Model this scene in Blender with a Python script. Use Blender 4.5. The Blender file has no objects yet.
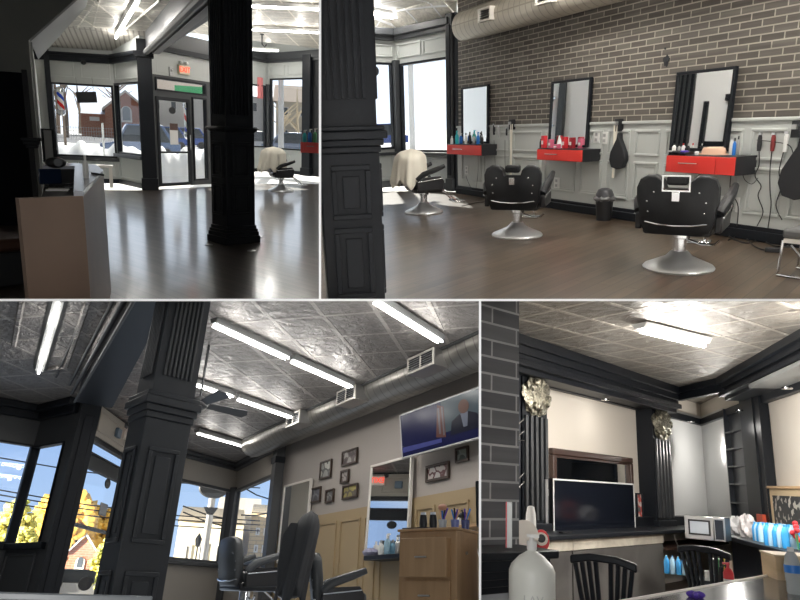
import bpy, bmesh, math, random
from mathutils import Vector, Matrix
random.seed(7)
SC = bpy.context.scene
COL = SC.collection
F = 640.0            # focal length in pixels of the 800x600 frame
R_ = math.radians
# ------------------------------------------------------------------ camera
cd = bpy.data.cameras.new('camera'); cam = bpy.data.objects.new('camera', cd); COL.objects.link(cam)
cam.location = (0, 0, 0); cam.rotation_euler = (math.pi / 2, 0, 0)
cd.sensor_width = 36; cd.lens = 36 * F / 800; cd.clip_start = .05; cd.clip_end = 900
SC.camera = cam
SC.view_settings.view_transform = 'Standard'; SC.view_settings.look = 'None'
SC.view_settings.exposure = 0.0; SC.view_settings.gamma = 1; SC.view_settings.use_curve_mapping = False
# ------------------------------------------------------------------ world: bright sky ahead, soft shop light behind
w = bpy.data.worlds.new('world'); SC.world = w; w.use_nodes = True
nt = w.node_tree; nt.nodes.clear()
def nd(t, typ, **k):
    n = t.nodes.new(typ)
    for a, b in k.items(): setattr(n, a, b)
    return n
tc = nd(nt, 'ShaderNodeTexCoord'); sp = nd(nt, 'ShaderNodeSeparateXYZ'); nt.links.new(tc.outputs['Generated'], sp.inputs[0])
def ramp(t, stops, interp='LINEAR'):
    r = nd(t, 'ShaderNodeValToRGB'); r.color_ramp.interpolation = interp
    e = r.color_ramp.elements
    while len(e) > 1: e.remove(e[-1])
    e[0].position = stops[0][0]; e[0].color = (*stops[0][1], 1)
    for p, c in stops[1:]:
        x = e.new(p); x.color = (*c, 1)
    return r
mz = nd(nt, 'ShaderNodeMapRange'); mz.inputs[1].default_value = -.5; mz.inputs[2].default_value = .5
nt.links.new(sp.outputs[2], mz.inputs[0])
rz = ramp(nt, [(0, (.75, .88, 1.05)), (.2, (.55, .75, 1.02)), (.38, (.36, .56, .95)), (.5, (.4, .6, .95)), (.62, (1.45, 1.5, 1.55)), (1, (1.3, 1.45, 1.6))])
nt.links.new(mz.outputs[0], rz.inputs[0])
my = nd(nt, 'ShaderNodeMapRange'); my.inputs[1].default_value = .1; my.inputs[2].default_value = .5
nt.links.new(sp.outputs[1], my.inputs[0])
mx = nd(nt, 'ShaderNodeMix', data_type='RGBA'); nt.links.new(my.outputs[0], mx.inputs[0])
mx.inputs[6].default_value = (.34, .335, .325, 1); nt.links.new(rz.outputs[0], mx.inputs[7])
bg = nd(nt, 'ShaderNodeBackground'); bg.inputs[1].default_value = 1.0; nt.links.new(mx.outputs[2], bg.inputs[0])
ow = nd(nt, 'ShaderNodeOutputWorld'); nt.links.new(bg.outputs[0], ow.inputs[0])
# ------------------------------------------------------------------ sun
sd = bpy.data.lights.new('sun', 'SUN'); sd.energy = 6.5; sd.angle = R_(1.0); sd.color = (1, .93, .8)
so = bpy.data.objects.new('sun', sd); COL.objects.link(so)
so.rotation_euler = Vector((-.1, .8, 1.05)).to_track_quat('Z', 'Y').to_euler()
fd = bpy.data.lights.new('hand_lamp', 'POINT'); fd.energy = 90; fd.shadow_soft_size = .15; fo = bpy.data.objects.new('hand_lamp', fd); COL.objects.link(fo); fo.location = (0, -.25, .05)  # added lamp behind the camera to whiten the divider edges
# ------------------------------------------------------------------ rooms: each has its own level and stands on its own floor
class Room:
    def __init__(s, xc, yc, yh, lean, slope, h):
        X, Y, H = xc - 400, 300 - yc, 300 - yh
        best = None
        for i in range(-6000, 6001, 2):
            vx = i * .25
            vy = -(F * F + vx * X) / H
            e = ((vx - X) / (vy - Y) - lean) ** 2 + (-vx / vy - slope) ** 2
            if best is None or e < best[0]: best = (e, vx, vy)
        _, vx, vy = best
        u = Vector((vx, F, vy)).normalized()
        if u.z < 0: u = -u
        f = Vector((X / F, 1, Y / F)); f = (f - f.dot(u) * u).normalized()
        x = f.cross(u)
        O = -h * u
        s.h = h
        s.M = Matrix(((x.x, f.x, u.x, O.x), (x.y, f.y, u.y, O.y), (x.z, f.z, u.z, O.z), (0, 0, 0, 1)))
        s.I = s.M.inverted()
    def ray(s, px, py):
        return s.I.to_3x3() @ Vector(((px - 400) / F, 1, (300 - py) / F))
    def fl(s, px, py, z=0.0):
        r = s.ray(px, py); t = (z - s.h) / r.z
        return Vector((0, 0, s.h)) + r * t
    def dist(s, px, py, d):                       # the point seen at a pixel, d metres away over the ground
        r = s.ray(px, py); t = d / math.hypot(r.x, r.y)
        return Vector((0, 0, s.h)) + r * t
    def pix(s, p):
        c = s.M @ Vector(p); return 400 + F * c.x / c.y, 300 - F * c.z / c.y
    def vz(s, b, py):                             # height above a floor point at which the image row py lies
        c0 = s.M @ Vector((b[0], b[1], 0)); u = s.M.to_3x3() @ Vector((0, 0, 1))
        k = (300 - py) / F
        return (k * c0.y - c0.z) / (u.z - k * u.y)
    def at(s, p, rot=0.0):                        # frame at p whose +Y points away from the camera, then turned by rot
        a = math.atan2(-p[0], p[1])
        return s.M @ Matrix.Translation(Vector(p)) @ Matrix.Rotation(a + R_(rot), 4, 'Z')
class Wall:                                       # local x along the wall (left to right), y away from the room, z up
    def __init__(s, R, A, B):
        s.R = R; A = Vector((A[0], A[1], 0)); B = Vector((B[0], B[1], 0))
        x = (B - A).normalized(); z = Vector((0, 0, 1)); y = z.cross(x)
        s.len = (B - A).length
        s.L = Matrix(((x.x, y.x, 0, A.x), (x.y, y.y, 0, A.y), (0, 0, 1, 0), (0, 0, 0, 1)))
        s.M = R.M @ s.L; s.I = s.L.inverted()
    def uz(s, px, py, y=0.0):
        o = s.I @ Vector((0, 0, s.R.h)); d = s.I.to_3x3() @ s.R.ray(px, py)
        t = (y - o.y) / d.y; p = o + d * t
        return p.x, p.z
    def rect(s, x0, x1, yt, yb, y=0.0):
        """wall rectangle from image left/right columns and top/bottom rows (rows taken at the middle)"""
        xm, ym = (x0 + x1) / 2, (yt + yb) / 2
        return s.uz(x0, ym, y)[0], s.uz(x1, ym, y)[0], s.uz(xm, yb, y)[1], s.uz(xm, yt, y)[1]
    def f(s, x, y, z, rot=0):
        return s.M @ Matrix.Translation((x, y, z)) @ Matrix.Rotation(R_(rot), 4, 'Z')
# ------------------------------------------------------------------ mesh builder
class MB:
    def __init__(s): s.v = []; s.f = []; s.sm = []
    def add(s, vs, fs, M=None, smooth=False):
        n = len(s.v)
        s.v += [(M @ Vector(p)) if M else Vector(p) for p in vs]
        s.f += [tuple(n + i for i in f) for f in fs]; s.sm += [smooth] * len(fs)
        return s
    def box(s, x0, x1, y0, y1, z0, z1, M=None):
        x0, x1 = sorted((x0, x1)); y0, y1 = sorted((y0, y1)); z0, z1 = sorted((z0, z1))
        vs = [(x, y, z) for z in (z0, z1) for y in (y0, y1) for x in (x0, x1)]
        return s.add(vs, [(0, 2, 3, 1), (4, 5, 7, 6), (0, 1, 5, 4), (2, 6, 7, 3), (0, 4, 6, 2), (1, 3, 7, 5)], M)
    def prism(s, pts, a0, a1, axis='y', M=None, smooth=False):
        n = len(pts); m = {'x': lambda p, a: (a, p[0], p[1]), 'y': lambda p, a: (p[0], a, p[1]), 'z': lambda p, a: (p[0], p[1], a)}[axis]
        vs = [m(p, a0) for p in pts] + [m(p, a1) for p in pts]
        fs = [tuple(range(n)), tuple(range(2 * n - 1, n - 1, -1))] + [((i + 1) % n, i, n + i, n + (i + 1) % n) for i in range(n)]
        n0 = len(s.f); s.add(vs, fs, M)
        if smooth:
            for i in range(n0 + 2, len(s.f)): s.sm[i] = True
        return s
    def lathe(s, prof, seg=24, M=None, sx=1, sy=1):
        vs = []; fs = []
        for r, z in prof:
            for k in range(seg):
                a = 2 * math.pi * k / seg; vs.append((r * math.cos(a) * sx, r * math.sin(a) * sy, z))
        for j in range(len(prof) - 1):
            for k in range(seg):
                k2 = (k + 1) % seg
                fs.append((j * seg + k, j * seg + k2, (j + 1) * seg + k2, (j + 1) * seg + k))
        s.add(vs, fs, M, True)
        n = len(s.v) - len(vs)
        s.f.append(tuple(n + k for k in range(seg - 1, -1, -1))); s.sm.append(False)
        s.f.append(tuple(n + (len(prof) - 1) * seg + k for k in range(seg))); s.sm.append(False)
        return s
    def tube(s, path, r, seg=8, M=None):
        P = [Vector(p) for p in path]; n = len(P); rs = r if isinstance(r, (list, tuple)) else [r] * n
        vs = []; fs = []; up = None
        for i, p in enumerate(P):
            d = (P[min(i + 1, n - 1)] - P[max(i - 1, 0)]).normalized()
            if up is None: up = Vector((0, 0, 1)) if abs(d.z) < .9 else Vector((1, 0, 0))
            a = d.cross(up).normalized(); up = a.cross(d).normalized()
            for k in range(seg):
                t = 2 * math.pi * k / seg; vs.append(p + (a * math.cos(t) + up * math.sin(t)) * rs[i])
        for j in range(n - 1):
            for k in range(seg):
                k2 = (k + 1) % seg; fs.append((j * seg + k, j * seg + k2, (j + 1) * seg + k2, (j + 1) * seg + k))
        fs += [tuple(range(seg - 1, -1, -1)), tuple((n - 1) * seg + k for k in range(seg))]
        return s.add(vs, fs, M, True)
    def ell(s, c, r, seg=16, rings=10, M=None, fn=None):
        vs = [(c[0], c[1], c[2] - r[2])]; fs = []
        for j in range(1, rings):
            t = math.pi * j / rings
            for k in range(seg):
                a = 2 * math.pi * k / seg
                q = 1 if fn is None else fn(a, t)
                vs.append((c[0] + r[0] * q * math.sin(t) * math.cos(a), c[1] + r[1] * q * math.sin(t) * math.sin(a), c[2] - r[2] * q * math.cos(t)))
        vs.append((c[0], c[1], c[2] + r[2])); L = len(vs) - 1
        for k in range(seg):
            k2 = (k + 1) % seg
            fs.append((0, 1 + k2, 1 + k)); fs.append((L, L - seg + k, L - seg + k2))
            for j in range(rings - 2):
                a = 1 + j * seg; fs.append((a + k, a + k2, a + seg + k2, a + seg + k))
        return s.add(vs, fs, M, True)
    def grid(s, fn, nu, nv, th=0.0, M=None):      # fn(u,v) -> point; th thickens along -normal as a closed sheet
        P = [[Vector(fn(i / nu, j / nv)) for i in range(nu + 1)] for j in range(nv + 1)]
        vs = [p for row in P for p in row]; W = nu + 1
        fs = [(j * W + i, j * W + i + 1, (j + 1) * W + i + 1, (j + 1) * W + i) for j in range(nv) for i in range(nu)]
        if th:
            N = []
            for j in range(nv + 1):
                for i in range(nu + 1):
                    a = P[j][min(i + 1, nu)] - P[j][max(i - 1, 0)]; b = P[min(j + 1, nv)][i] - P[max(j - 1, 0)][i]
                    n = a.cross(b); N.append(n.normalized() if n.length > 1e-9 else Vector((0, 0, 1)))
            n0 = len(vs); vs += [p - n * th for p, n in zip(list(vs), N)]
            fs += [tuple(n0 + i for i in reversed(f)) for f in list(fs)]
            bd = [i for i in range(W)] + [j * W + nu for j in range(1, nv + 1)] + [nv * W + i for i in range(nu - 1, -1, -1)] + [j * W for j in range(nv - 1, 0, -1)]
            for a, b in zip(bd, bd[1:] + bd[:1]): fs.append((b, a, n0 + a, n0 + b))
        return s.add(vs, fs, M, True)
def link(name, mb, mat, bevel=0, ang=35, seg=2, sub=0):
    me = bpy.data.meshes.new(name); me.from_pydata([tuple(p) for p in mb.v], [], mb.f); me.update()
    me.polygons.foreach_set('use_smooth', [True] * len(me.polygons) if (bevel or sub) else mb.sm)
    bm = bmesh.new(); bm.from_mesh(me); bmesh.ops.recalc_face_normals(bm, faces=bm.faces); bm.to_mesh(me); bm.free()
    me.set_sharp_from_angle(angle=R_(ang))
    me.materials.append(mat)
    o = bpy.data.objects.new(name, me); COL.objects.link(o)
    if bevel:
        b = o.modifiers.new('bevel', 'BEVEL'); b.width = bevel; b.segments = seg; b.limit_method = 'ANGLE'; b.angle_limit = R_(40)
    if sub:
        b = o.modifiers.new('sub', 'SUBSURF'); b.levels = sub; b.render_levels = sub
    return o
def tag(o, label, cat, group=None, kind=None):
    o['label'] = label; o['category'] = cat
    if group: o['group'] = group
    if kind: o['kind'] = kind
    return o
def thing(name, label, cat, M, group=None):
    o = bpy.data.objects.new(name, None); COL.objects.link(o); o.matrix_world = M; o.empty_display_size = .1
    return tag(o, label, cat, group)
def part(name, mb, mat, parent, label=None, **k):
    o = link(name, mb, mat, **k); o.parent = parent
    if label: o['label'] = label
    return o
def single(name, label, cat, M, mb, mat, group=None, kind=None, **k):
    o = link(name, mb, mat, **k); o.matrix_world = M
    return tag(o, label, cat, group, kind)
def struct(name, mb, mat, M, **k):
    o = link(name, mb, mat, **k); o.matrix_world = M; o['kind'] = 'structure'
    return o
def kids(o): return [c for c in bpy.data.objects if c.parent == o]
def dup(o, M, label=None, group=None, mats=None):
    def cp(a, parent):
        c = a.copy(); COL.objects.link(c)
        if parent is not None:
            c.parent = parent; c.matrix_parent_inverse = a.matrix_parent_inverse.copy()
        if mats and a.type == 'MESH' and a.data.materials[0].name in mats:
            c.data = a.data.copy(); c.data.materials[0] = mats[a.data.materials[0].name]
        for k in kids(a): cp(k, c)
        return c
    r = cp(o, None); r.matrix_world = M
    if label: r['label'] = label
    if group: r['group'] = group
    return r
FONT = bpy.data.curves.new('f', 'FONT')
def text_mb(txt, size, depth=.002):
    """letters in the local x-z plane facing -y, centred"""
    cu = bpy.data.curves.new('t', 'FONT'); cu.body = txt; cu.size = size; cu.align_x = 'CENTER'; cu.align_y = 'CENTER'; cu.extrude = depth
    o = bpy.data.objects.new('t', cu); COL.objects.link(o)
    me = bpy.data.meshes.new_from_object(o.evaluated_get(bpy.context.evaluated_depsgraph_get()))
    mb = MB(); mb.add([(v.co.x, -v.co.z, v.co.y) for v in me.vertices], [tuple(p.vertices) for p in me.polygons])
    bpy.data.objects.remove(o); return mb
# ------------------------------------------------------------------ materials
def mat(name, col, rough=.5, metal=0, spec=.5, emit=None, es=0, coat=0, trans=0, alpha=1):
    m = bpy.data.materials.new(name); m.use_nodes = True
    b = m.node_tree.nodes['Principled BSDF']
    b.inputs['Base Color'].default_value = (*col, 1); b.inputs['Roughness'].default_value = rough
    b.inputs['Metallic'].default_value = metal; b.inputs['Specular IOR Level'].default_value = spec
    b.inputs['Coat Weight'].default_value = coat; b.inputs['Transmission Weight'].default_value = trans
    if emit: b.inputs['Emission Color'].default_value = (*emit, 1); b.inputs['Emission Strength'].default_value = es
    return m
def B(m): return m.node_tree.nodes['Principled BSDF']
def noise_col(m, c0, c1, scale=8, detail=3, dist=0, mp=(1, 1, 1), bump=0, rough=None):
    t = m.node_tree; tcn = nd(t, 'ShaderNodeTexCoord'); mpn = nd(t, 'ShaderNodeMapping'); mpn.inputs['Scale'].default_value = mp
    n = nd(t, 'ShaderNodeTexNoise'); n.inputs['Scale'].default_value = scale; n.inputs['Detail'].default_value = detail; n.inputs['Distortion'].default_value = dist
    t.links.new(tcn.outputs['Object'], mpn.inputs[0]); t.links.new(mpn.outputs[0], n.inputs['Vector'])
    r = ramp(t, [(.3, c0), (.7, c1)]); t.links.new(n.outputs['Fac'], r.inputs[0]); t.links.new(r.outputs[0], B(m).inputs['Base Color'])
    if bump:
        bn = nd(t, 'ShaderNodeBump'); bn.inputs['Strength'].default_value = bump; bn.inputs['Distance'].default_value = .02
        t.links.new(n.outputs['Fac'], bn.inputs['Height']); t.links.new(bn.outputs[0], B(m).inputs['Normal'])
    return m
def swz(t, order):                                # object coordinates re-ordered, e.g. 'xz'
    tcn = nd(t, 'ShaderNodeTexCoord'); a = nd(t, 'ShaderNodeSeparateXYZ'); b = nd(t, 'ShaderNodeCombineXYZ')
    t.links.new(tcn.outputs['Object'], a.inputs[0])
    for i, ch in enumerate(order): t.links.new(a.outputs['xyz'.index(ch)], b.inputs[i])
    return b.outputs[0]
def brick_mat(name, order, c1, c2, mortar, bw, bh, ms, rough=.7, bump=.4, off=.5, rot=0, bias=0, noise=0, spec=.5):
    m = mat(name, c1, rough, spec=spec); t = m.node_tree; v = swz(t, order)
    mpn = nd(t, 'ShaderNodeMapping'); mpn.inputs['Rotation'].default_value = (0, 0, R_(rot)); t.links.new(v, mpn.inputs[0])
    br = nd(t, 'ShaderNodeTexBrick'); br.offset = off; t.links.new(mpn.outputs[0], br.inputs['Vector'])
    br.inputs['Color1'].default_value = (*c1, 1); br.inputs['Color2'].default_value = (*c2, 1); br.inputs['Mortar'].default_value = (*mortar, 1)
    br.inputs['Scale'].default_value = 1; br.inputs['Brick Width'].default_value = bw; br.inputs['Row Height'].default_value = bh
    br.inputs['Mortar Size'].default_value = ms; br.inputs['Mortar Smooth'].default_value = .1; br.inputs['Bias'].default_value = bias
    out = br.outputs['Color']
    if noise:
        n = nd(t, 'ShaderNodeTexNoise'); n.inputs['Scale'].default_value = 3.5; n.inputs['Detail'].default_value = 5
        sm = nd(t, 'ShaderNodeMapping'); sm.inputs['Rotation'].default_value = (0, 0, R_(rot)); sm2 = nd(t, 'ShaderNodeMapping'); sm2.inputs['Scale'].default_value = (.25, 4, 1)
        t.links.new(v, sm.inputs[0]); t.links.new(sm.outputs[0], sm2.inputs[0]); t.links.new(sm2.outputs[0], n.inputs['Vector'])
        rr = ramp(t, [(.25, (1 - noise,) * 3), (.75, (1 + noise,) * 3)]); t.links.new(n.outputs['Fac'], rr.inputs[0])
        mm = nd(t, 'ShaderNodeMix', data_type='RGBA', blend_type='MULTIPLY'); mm.inputs[0].default_value = 1
        t.links.new(out, mm.inputs[6]); t.links.new(rr.outputs[0], mm.inputs[7]); out = mm.outputs[2]
    t.links.new(out, B(m).inputs['Base Color'])
    if bump:
        bn = nd(t, 'ShaderNodeBump'); bn.inputs['Strength'].default_value = bump; bn.inputs['Distance'].default_value = .02; bn.invert = True
        t.links.new(br.outputs['Fac'], bn.inputs['Height']); t.links.new(bn.outputs[0], B(m).inputs['Normal'])
    return m
def tin_mat(name, col, metal=.3, rough=.4, tile=.6, rot=0, bump=1.0, sc=9):
    """pressed tin: square panels with raised rims and a scrolling relief"""
    m = mat(name, col, rough, metal); t = m.node_tree; tcn = nd(t, 'ShaderNodeTexCoord')
    mpn = nd(t, 'ShaderNodeMapping'); mpn.inputs['Rotation'].default_value = (0, 0, R_(rot)); t.links.new(tcn.outputs['Object'], mpn.inputs[0])
    br = nd(t, 'ShaderNodeTexBrick'); br.offset = 0; t.links.new(mpn.outputs[0], br.inputs['Vector']); br.inputs['Scale'].default_value = 1
    br.inputs['Brick Width'].default_value = tile; br.inputs['Row Height'].default_value = tile; br.inputs['Mortar Size'].default_value = .03; br.inputs['Mortar Smooth'].default_value = .3
    vo = nd(t, 'ShaderNodeTexVoronoi'); vo.feature = 'SMOOTH_F1'; vo.inputs['Scale'].default_value = sc; t.links.new(mpn.outputs[0], vo.inputs['Vector'])
    no = nd(t, 'ShaderNodeTexNoise'); no.inputs['Scale'].default_value = sc * 1.4; no.inputs['Detail'].default_value = 4; no.inputs['Distortion'].default_value = 1.5; t.links.new(mpn.outputs[0], no.inputs['Vector'])
    ad = nd(t, 'ShaderNodeMath', operation='ADD'); t.links.new(vo.outputs[0], ad.inputs[0]); t.links.new(no.outputs['Fac'], ad.inputs[1])
    ma = nd(t, 'ShaderNodeMath', operation='MULTIPLY_ADD'); ma.inputs[1].default_value = 2.0
    t.links.new(br.outputs['Fac'], ma.inputs[0]); t.links.new(ad.outputs[0], ma.inputs[2])
    bn = nd(t, 'ShaderNodeBump'); bn.inputs['Strength'].default_value = bump; bn.inputs['Distance'].default_value = .03
    t.links.new(ma.outputs[0], bn.inputs['Height']); t.links.new(bn.outputs[0], B(m).inputs['Normal'])
    r = ramp(t, [(.3, tuple(c * .7 for c in col)), (.6, col)]); t.links.new(no.outputs['Fac'], r.inputs[0])
    mm = nd(t, 'ShaderNodeMix', data_type='RGBA'); t.links.new(br.outputs['Fac'], mm.inputs[0]); t.links.new(r.outputs[0], mm.inputs[6]); mm.inputs[7].default_value = (*(min(1, c * 1.5) for c in col), 1); t.links.new(mm.outputs[2], B(m).inputs['Base Color'])
    return m
def glass_mat(name, tint=(.95, .97, 1), refl=.05):
    m = bpy.data.materials.new(name); m.use_nodes = True; t = m.node_tree; t.nodes.clear()
    tr = nd(t, 'ShaderNodeBsdfTransparent'); tr.inputs[0].default_value = (*tint, 1)
    gl = nd(t, 'ShaderNodeBsdfGlossy'); gl.inputs['Roughness'].default_value = .02
    mi = nd(t, 'ShaderNodeMixShader'); mi.inputs[0].default_value = refl
    o = nd(t, 'ShaderNodeOutputMaterial'); t.links.new(tr.outputs[0], mi.inputs[1]); t.links.new(gl.outputs[0], mi.inputs[2]); t.links.new(mi.outputs[0], o.inputs[0])
    return m
BLACK = mat('black_paint', (.011, .013, .017), .42, spec=.25)
BLACK2 = mat('black_matte', (.014, .015, .018), .6)
SLATE = mat('slate_paint', (.045, .048, .052), .4)
GREY = mat('grey_paint', (.50, .52, .50), .45)
GREYD = mat('grey_paint_dark', (.2, .205, .2), .5)
WHITE = mat('white_paint', (.8, .8, .78), .5)
CREAM = mat('cream_paint', (.78, .74, .68), .6)
DIV = mat('divider_white', (.9, .9, .9), .6)
CHROME = mat('chrome', (.75, .76, .78), .16, 1)
STEEL = mat('steel', (.5, .5, .5), .35, 1)
LEATHER = mat('black_leather', (.010, .011, .013), .42, spec=.35)
LEATHERG = mat('grey_leather', (.10, .10, .10), .4)
RED = mat('red_laminate', (.75, .045, .035), .35)
TAN = mat('tan_laminate', (.42, .26, .17), .45)
BASEM = mat('brushed_base_steel', (.72, .73, .74), .38, .85)
MIRROR = mat('mirror_glass', (.85, .87, .87), .02, 1)
GLASS = glass_mat('glass')
CLOTH = mat('white_cloth', (.78, .74, .64), .85)
TUBE = mat('fluorescent', (1, 1, 1), .5, emit=(1, .98, .95), es=14)
SNOW = noise_col(mat('snow', (.8, .8, .8), .7), (.75, .78, .82), (.92, .92, .9), 1.2, 4, bump=.6)
ASPHALT = mat('asphalt', (.12, .125, .14), .8)
OAK = noise_col(mat('oak', (.4, .24, .12), .5), (.30, .17, .08), (.42, .26, .14), 5, 4, 1, (6, 6, .6))
def plastic(name, col, r=.35): return mat(name, col, r)
P_WHITE = plastic('plastic_white', (.75, .75, .73)); P_BLUE = plastic('plastic_blue', (.02, .18, .6)); P_TEAL = plastic('plastic_teal', (.02, .45, .5))
P_RED = plastic('plastic_red', (.6, .03, .04)); P_BLACK = plastic('plastic_black', (.015, .015, .017)); P_GREEN = plastic('plastic_green', (.1, .35, .15))
P_SIL = mat('plastic_silver', (.45, .45, .45), .3, .8); P_PURPLE = plastic('plastic_purple', (.1, .05, .4)); P_PINK = plastic('plastic_pink', (.6, .12, .2))
# ------------------------------------------------------------------ shared builders
def holed(mb, x0, x1, z0, z1, y0, y1, holes):
    xs = sorted({x0, x1, *[h[0] for h in holes], *[h[1] for h in holes]}); zs = sorted({z0, z1, *[h[2] for h in holes], *[h[3] for h in holes]})
    xs = [x for x in xs if x0 <= x <= x1]; zs = [z for z in zs if z0 <= z <= z1]
    for i in range(len(xs) - 1):
        for j in range(len(zs) - 1):
            cx, cz = (xs[i] + xs[i + 1]) / 2, (zs[j] + zs[j + 1]) / 2
            if not any(h[0] < cx < h[1] and h[2] < cz < h[3] for h in holes): mb.box(xs[i], xs[i + 1], y0, y1, zs[j], zs[j + 1])
    return mb
def rim(mb, x0, x1, z0, z1, w, y0, y1, M=None):
    mb.box(x0, x1, y0, y1, z0, z0 + w, M); mb.box(x0, x1, y0, y1, z1 - w, z1, M)
    mb.box(x0, x0 + w, y0, y1, z0 + w, z1 - w, M); mb.box(x1 - w, x1, y0, y1, z0 + w, z1 - w, M); return mb
def window(n, W, r, frame_mat=None, fw=.05, muls=(), trans=()):
    x0, x1, z0, z1 = r
    mb = rim(MB(), x0, x1, z0, z1, fw, -.03, .08)
    for m in muls: mb.box(m - fw / 2, m + fw / 2, -.03, .08, z0, z1)
    for m in trans: mb.box(x0, x1, -.03, .08, m - fw / 2, m + fw / 2)
    o = struct('window_%d' % n, mb, frame_mat or BLACK, W.M)
    part('pane', MB().box(x0 + fw, x1 - fw, .03, .036, z0 + fw, z1 - fw), GLASS, o)
    return o
def fixture(R, a, b, z, label, group, lamp_w=.0, width=.1, tubes=2, drop=.0, energy=0, hm=None, tr=.026):
    """fluorescent ceiling light between two ceiling points a and b (room coordinates)"""
    A = Vector((a[0], a[1], z)); Bv = Vector((b[0], b[1], z)); d = Bv - A; L = d.length; ang = math.atan2(d.y, d.x)
    M = R.M @ Matrix.Translation(A) @ Matrix.Rotation(ang, 4, 'Z')
    t = thing('ceiling_light', label, 'light', M, group)
    part('housing', MB().prism([(-width, 0), (width, 0), (width * .6, -.06), (-width * .6, -.06)], 0, L, 'x'), hm or WHITE, t)
    for k in range(tubes):
        y = 0 if tubes == 1 else (-1) ** k * width * .5
        part('tube', MB().tube([(.03, y, -.085), (L - .03, y, -.085)], tr, 10), TUBE, t)
    if energy:
        ld = bpy.data.lights.new('tube_light', 'AREA'); ld.shape = 'RECTANGLE'; ld.size = L * .9; ld.size_y = width * 1.6; ld.energy = energy * .6; ld.color = (1, .96, .9)
        lo = bpy.data.objects.new('tube_light', ld); COL.objects.link(lo); lo.parent = t; lo.location = (L / 2, 0, -.13)
        for q in (.25, .75):                       # bare tubes also shine sideways and up
            pd = bpy.data.lights.new('tube_glow', 'POINT'); pd.energy = energy * .22; pd.shadow_soft_size = .04; pd.color = (1, .96, .9)
            po = bpy.data.objects.new('tube_glow', pd); COL.objects.link(po); po.parent = t; po.location = (L * q, 0, -.16)
    return t
def bottle(name, label, M, h, r, body, cap, group=None, pump=False, cat='bottle', seg=14):
    t = thing(name, label, cat, M, group)
    part('body', MB().lathe([(r * .9, 0), (r, h * .05), (r, h * .6), (r * .85, h * .7), (r * .35, h * .8), (r * .35, h * .84)], seg), body, t)
    c = MB().lathe([(r * .42, h * .82), (r * .42, h)], seg)
    if pump: c.box(-r * .3, r * 1.1, -r * .2, r * .2, h, h * 1.07); c.lathe([(r * .12, h * .95), (r * .12, h * 1.06)], 8)
    part('cap', c, cap, t); return t
def column(label, M, w, d, zs, mats, faces=('f', 'l'), flutes=6, spread=.05, group=None, d_pan=((.12, .46), (.52, .9))):
    """square column: plinth, panelled lower box, cap moulding, fluted shaft. local origin: centre of the base; front is -y, left is -x"""
    z1, z2, z3 = zs; m, m2 = mats; t = thing('column', label, 'column', M, group)
    a, b = w / 2, d / 2
    pl = MB()
    for e, p, q in ((.055, 0, .10), (.04, .10, .16), (.03, .16, .2), (.015, .2, .25)): pl.box(-a - e * spread / .05, a + e * spread / .05, -b - e * spread / .05, b + e * spread / .05, p, q)
    part('plinth', pl, m, t, bevel=.008)
    part('lower_box', MB().box(-a, a, -b, b, .25, z1), m, t, bevel=.006)
    for lo, hi in d_pan:
        p0, p1 = .25 + (z1 - .25) * lo, .25 + (z1 - .25) * hi
        if 'f' in faces: part('raised_panel', rim(MB(), -a * .66, a * .66, p0, p1, .035, -b - .02, -b).box(-a * .66 + .07, a * .66 - .07, -b - .012, -b, p0 + .07, p1 - .07), m, t, bevel=.006)
        if 'l' in faces: part('raised_panel', rim(MB(), -b * .66, b * .66, p0, p1, .035, -a - .02, -a, Matrix.Rotation(-math.pi / 2, 4, 'Z')).box(-b * .66 + .07, b * .66 - .07, -a - .012, -a, p0 + .07, p1 - .07, Matrix.Rotation(-math.pi / 2, 4, 'Z')), m, t, bevel=.006)
        if 'r' in faces: part('raised_panel', rim(MB(), -b * .66, b * .66, p0, p1, .035, -a - .02, -a, Matrix.Rotation(math.pi / 2, 4, 'Z')), m, t, bevel=.006)
    cp = MB(); H = z2 - z1
    for e, p, q in ((.012, 0, .25), (.028, .25, .5), (.05, .5, .8), (.035, .8, 1)): cp.box(-a - e, a + e, -b - e, b + e, z1 + H * p, z1 + H * q)
    part('cap_moulding', cp, m, t, bevel=.008)
    a2, b2 = a * .95, b * .95
    part('shaft', MB().box(-a2, a2, -b2, b2, z2, z3), m, t)
    fl = MB()
    for k in range(flutes):
        x = -a2 * .72 + a2 * 1.44 * (k + .5) / flutes; ww = a2 * 1.44 / flutes * .28
        if 'f' in faces: fl.box(x - ww, x + ww, -b2 - .02, -b2, z2 + .16, z3 - .16)
        y = -b2 * .72 + b2 * 1.44 * (k + .5) / flutes; ww = b2 * 1.44 / flutes * .28
        if 'l' in faces: fl.box(-a2 - .02, -a2, y - ww, y + ww, z2 + .16, z3 - .16)
        if 'r' in faces: fl.box(a2, a2 + .02, y - ww, y + ww, z2 + .16, z3 - .16)
    if fl.v: part('fluting', fl, m2, t, bevel=.006)
    return t
def frame_pic(label, M, w, h, frame_m, art, cat='picture', group=None, mat_m=None, fw=.03, name='picture_frame'):
    t = thing(name, label, cat, M, group)
    part('frame', rim(MB(), -w / 2, w / 2, -h / 2, h / 2, fw, -.035, 0), frame_m, t, bevel=.004)
    part('print', MB().box(-w / 2 + fw, w / 2 - fw, -.012, 0, -h / 2 + fw, h / 2 - fw), art, t)
    return t
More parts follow.
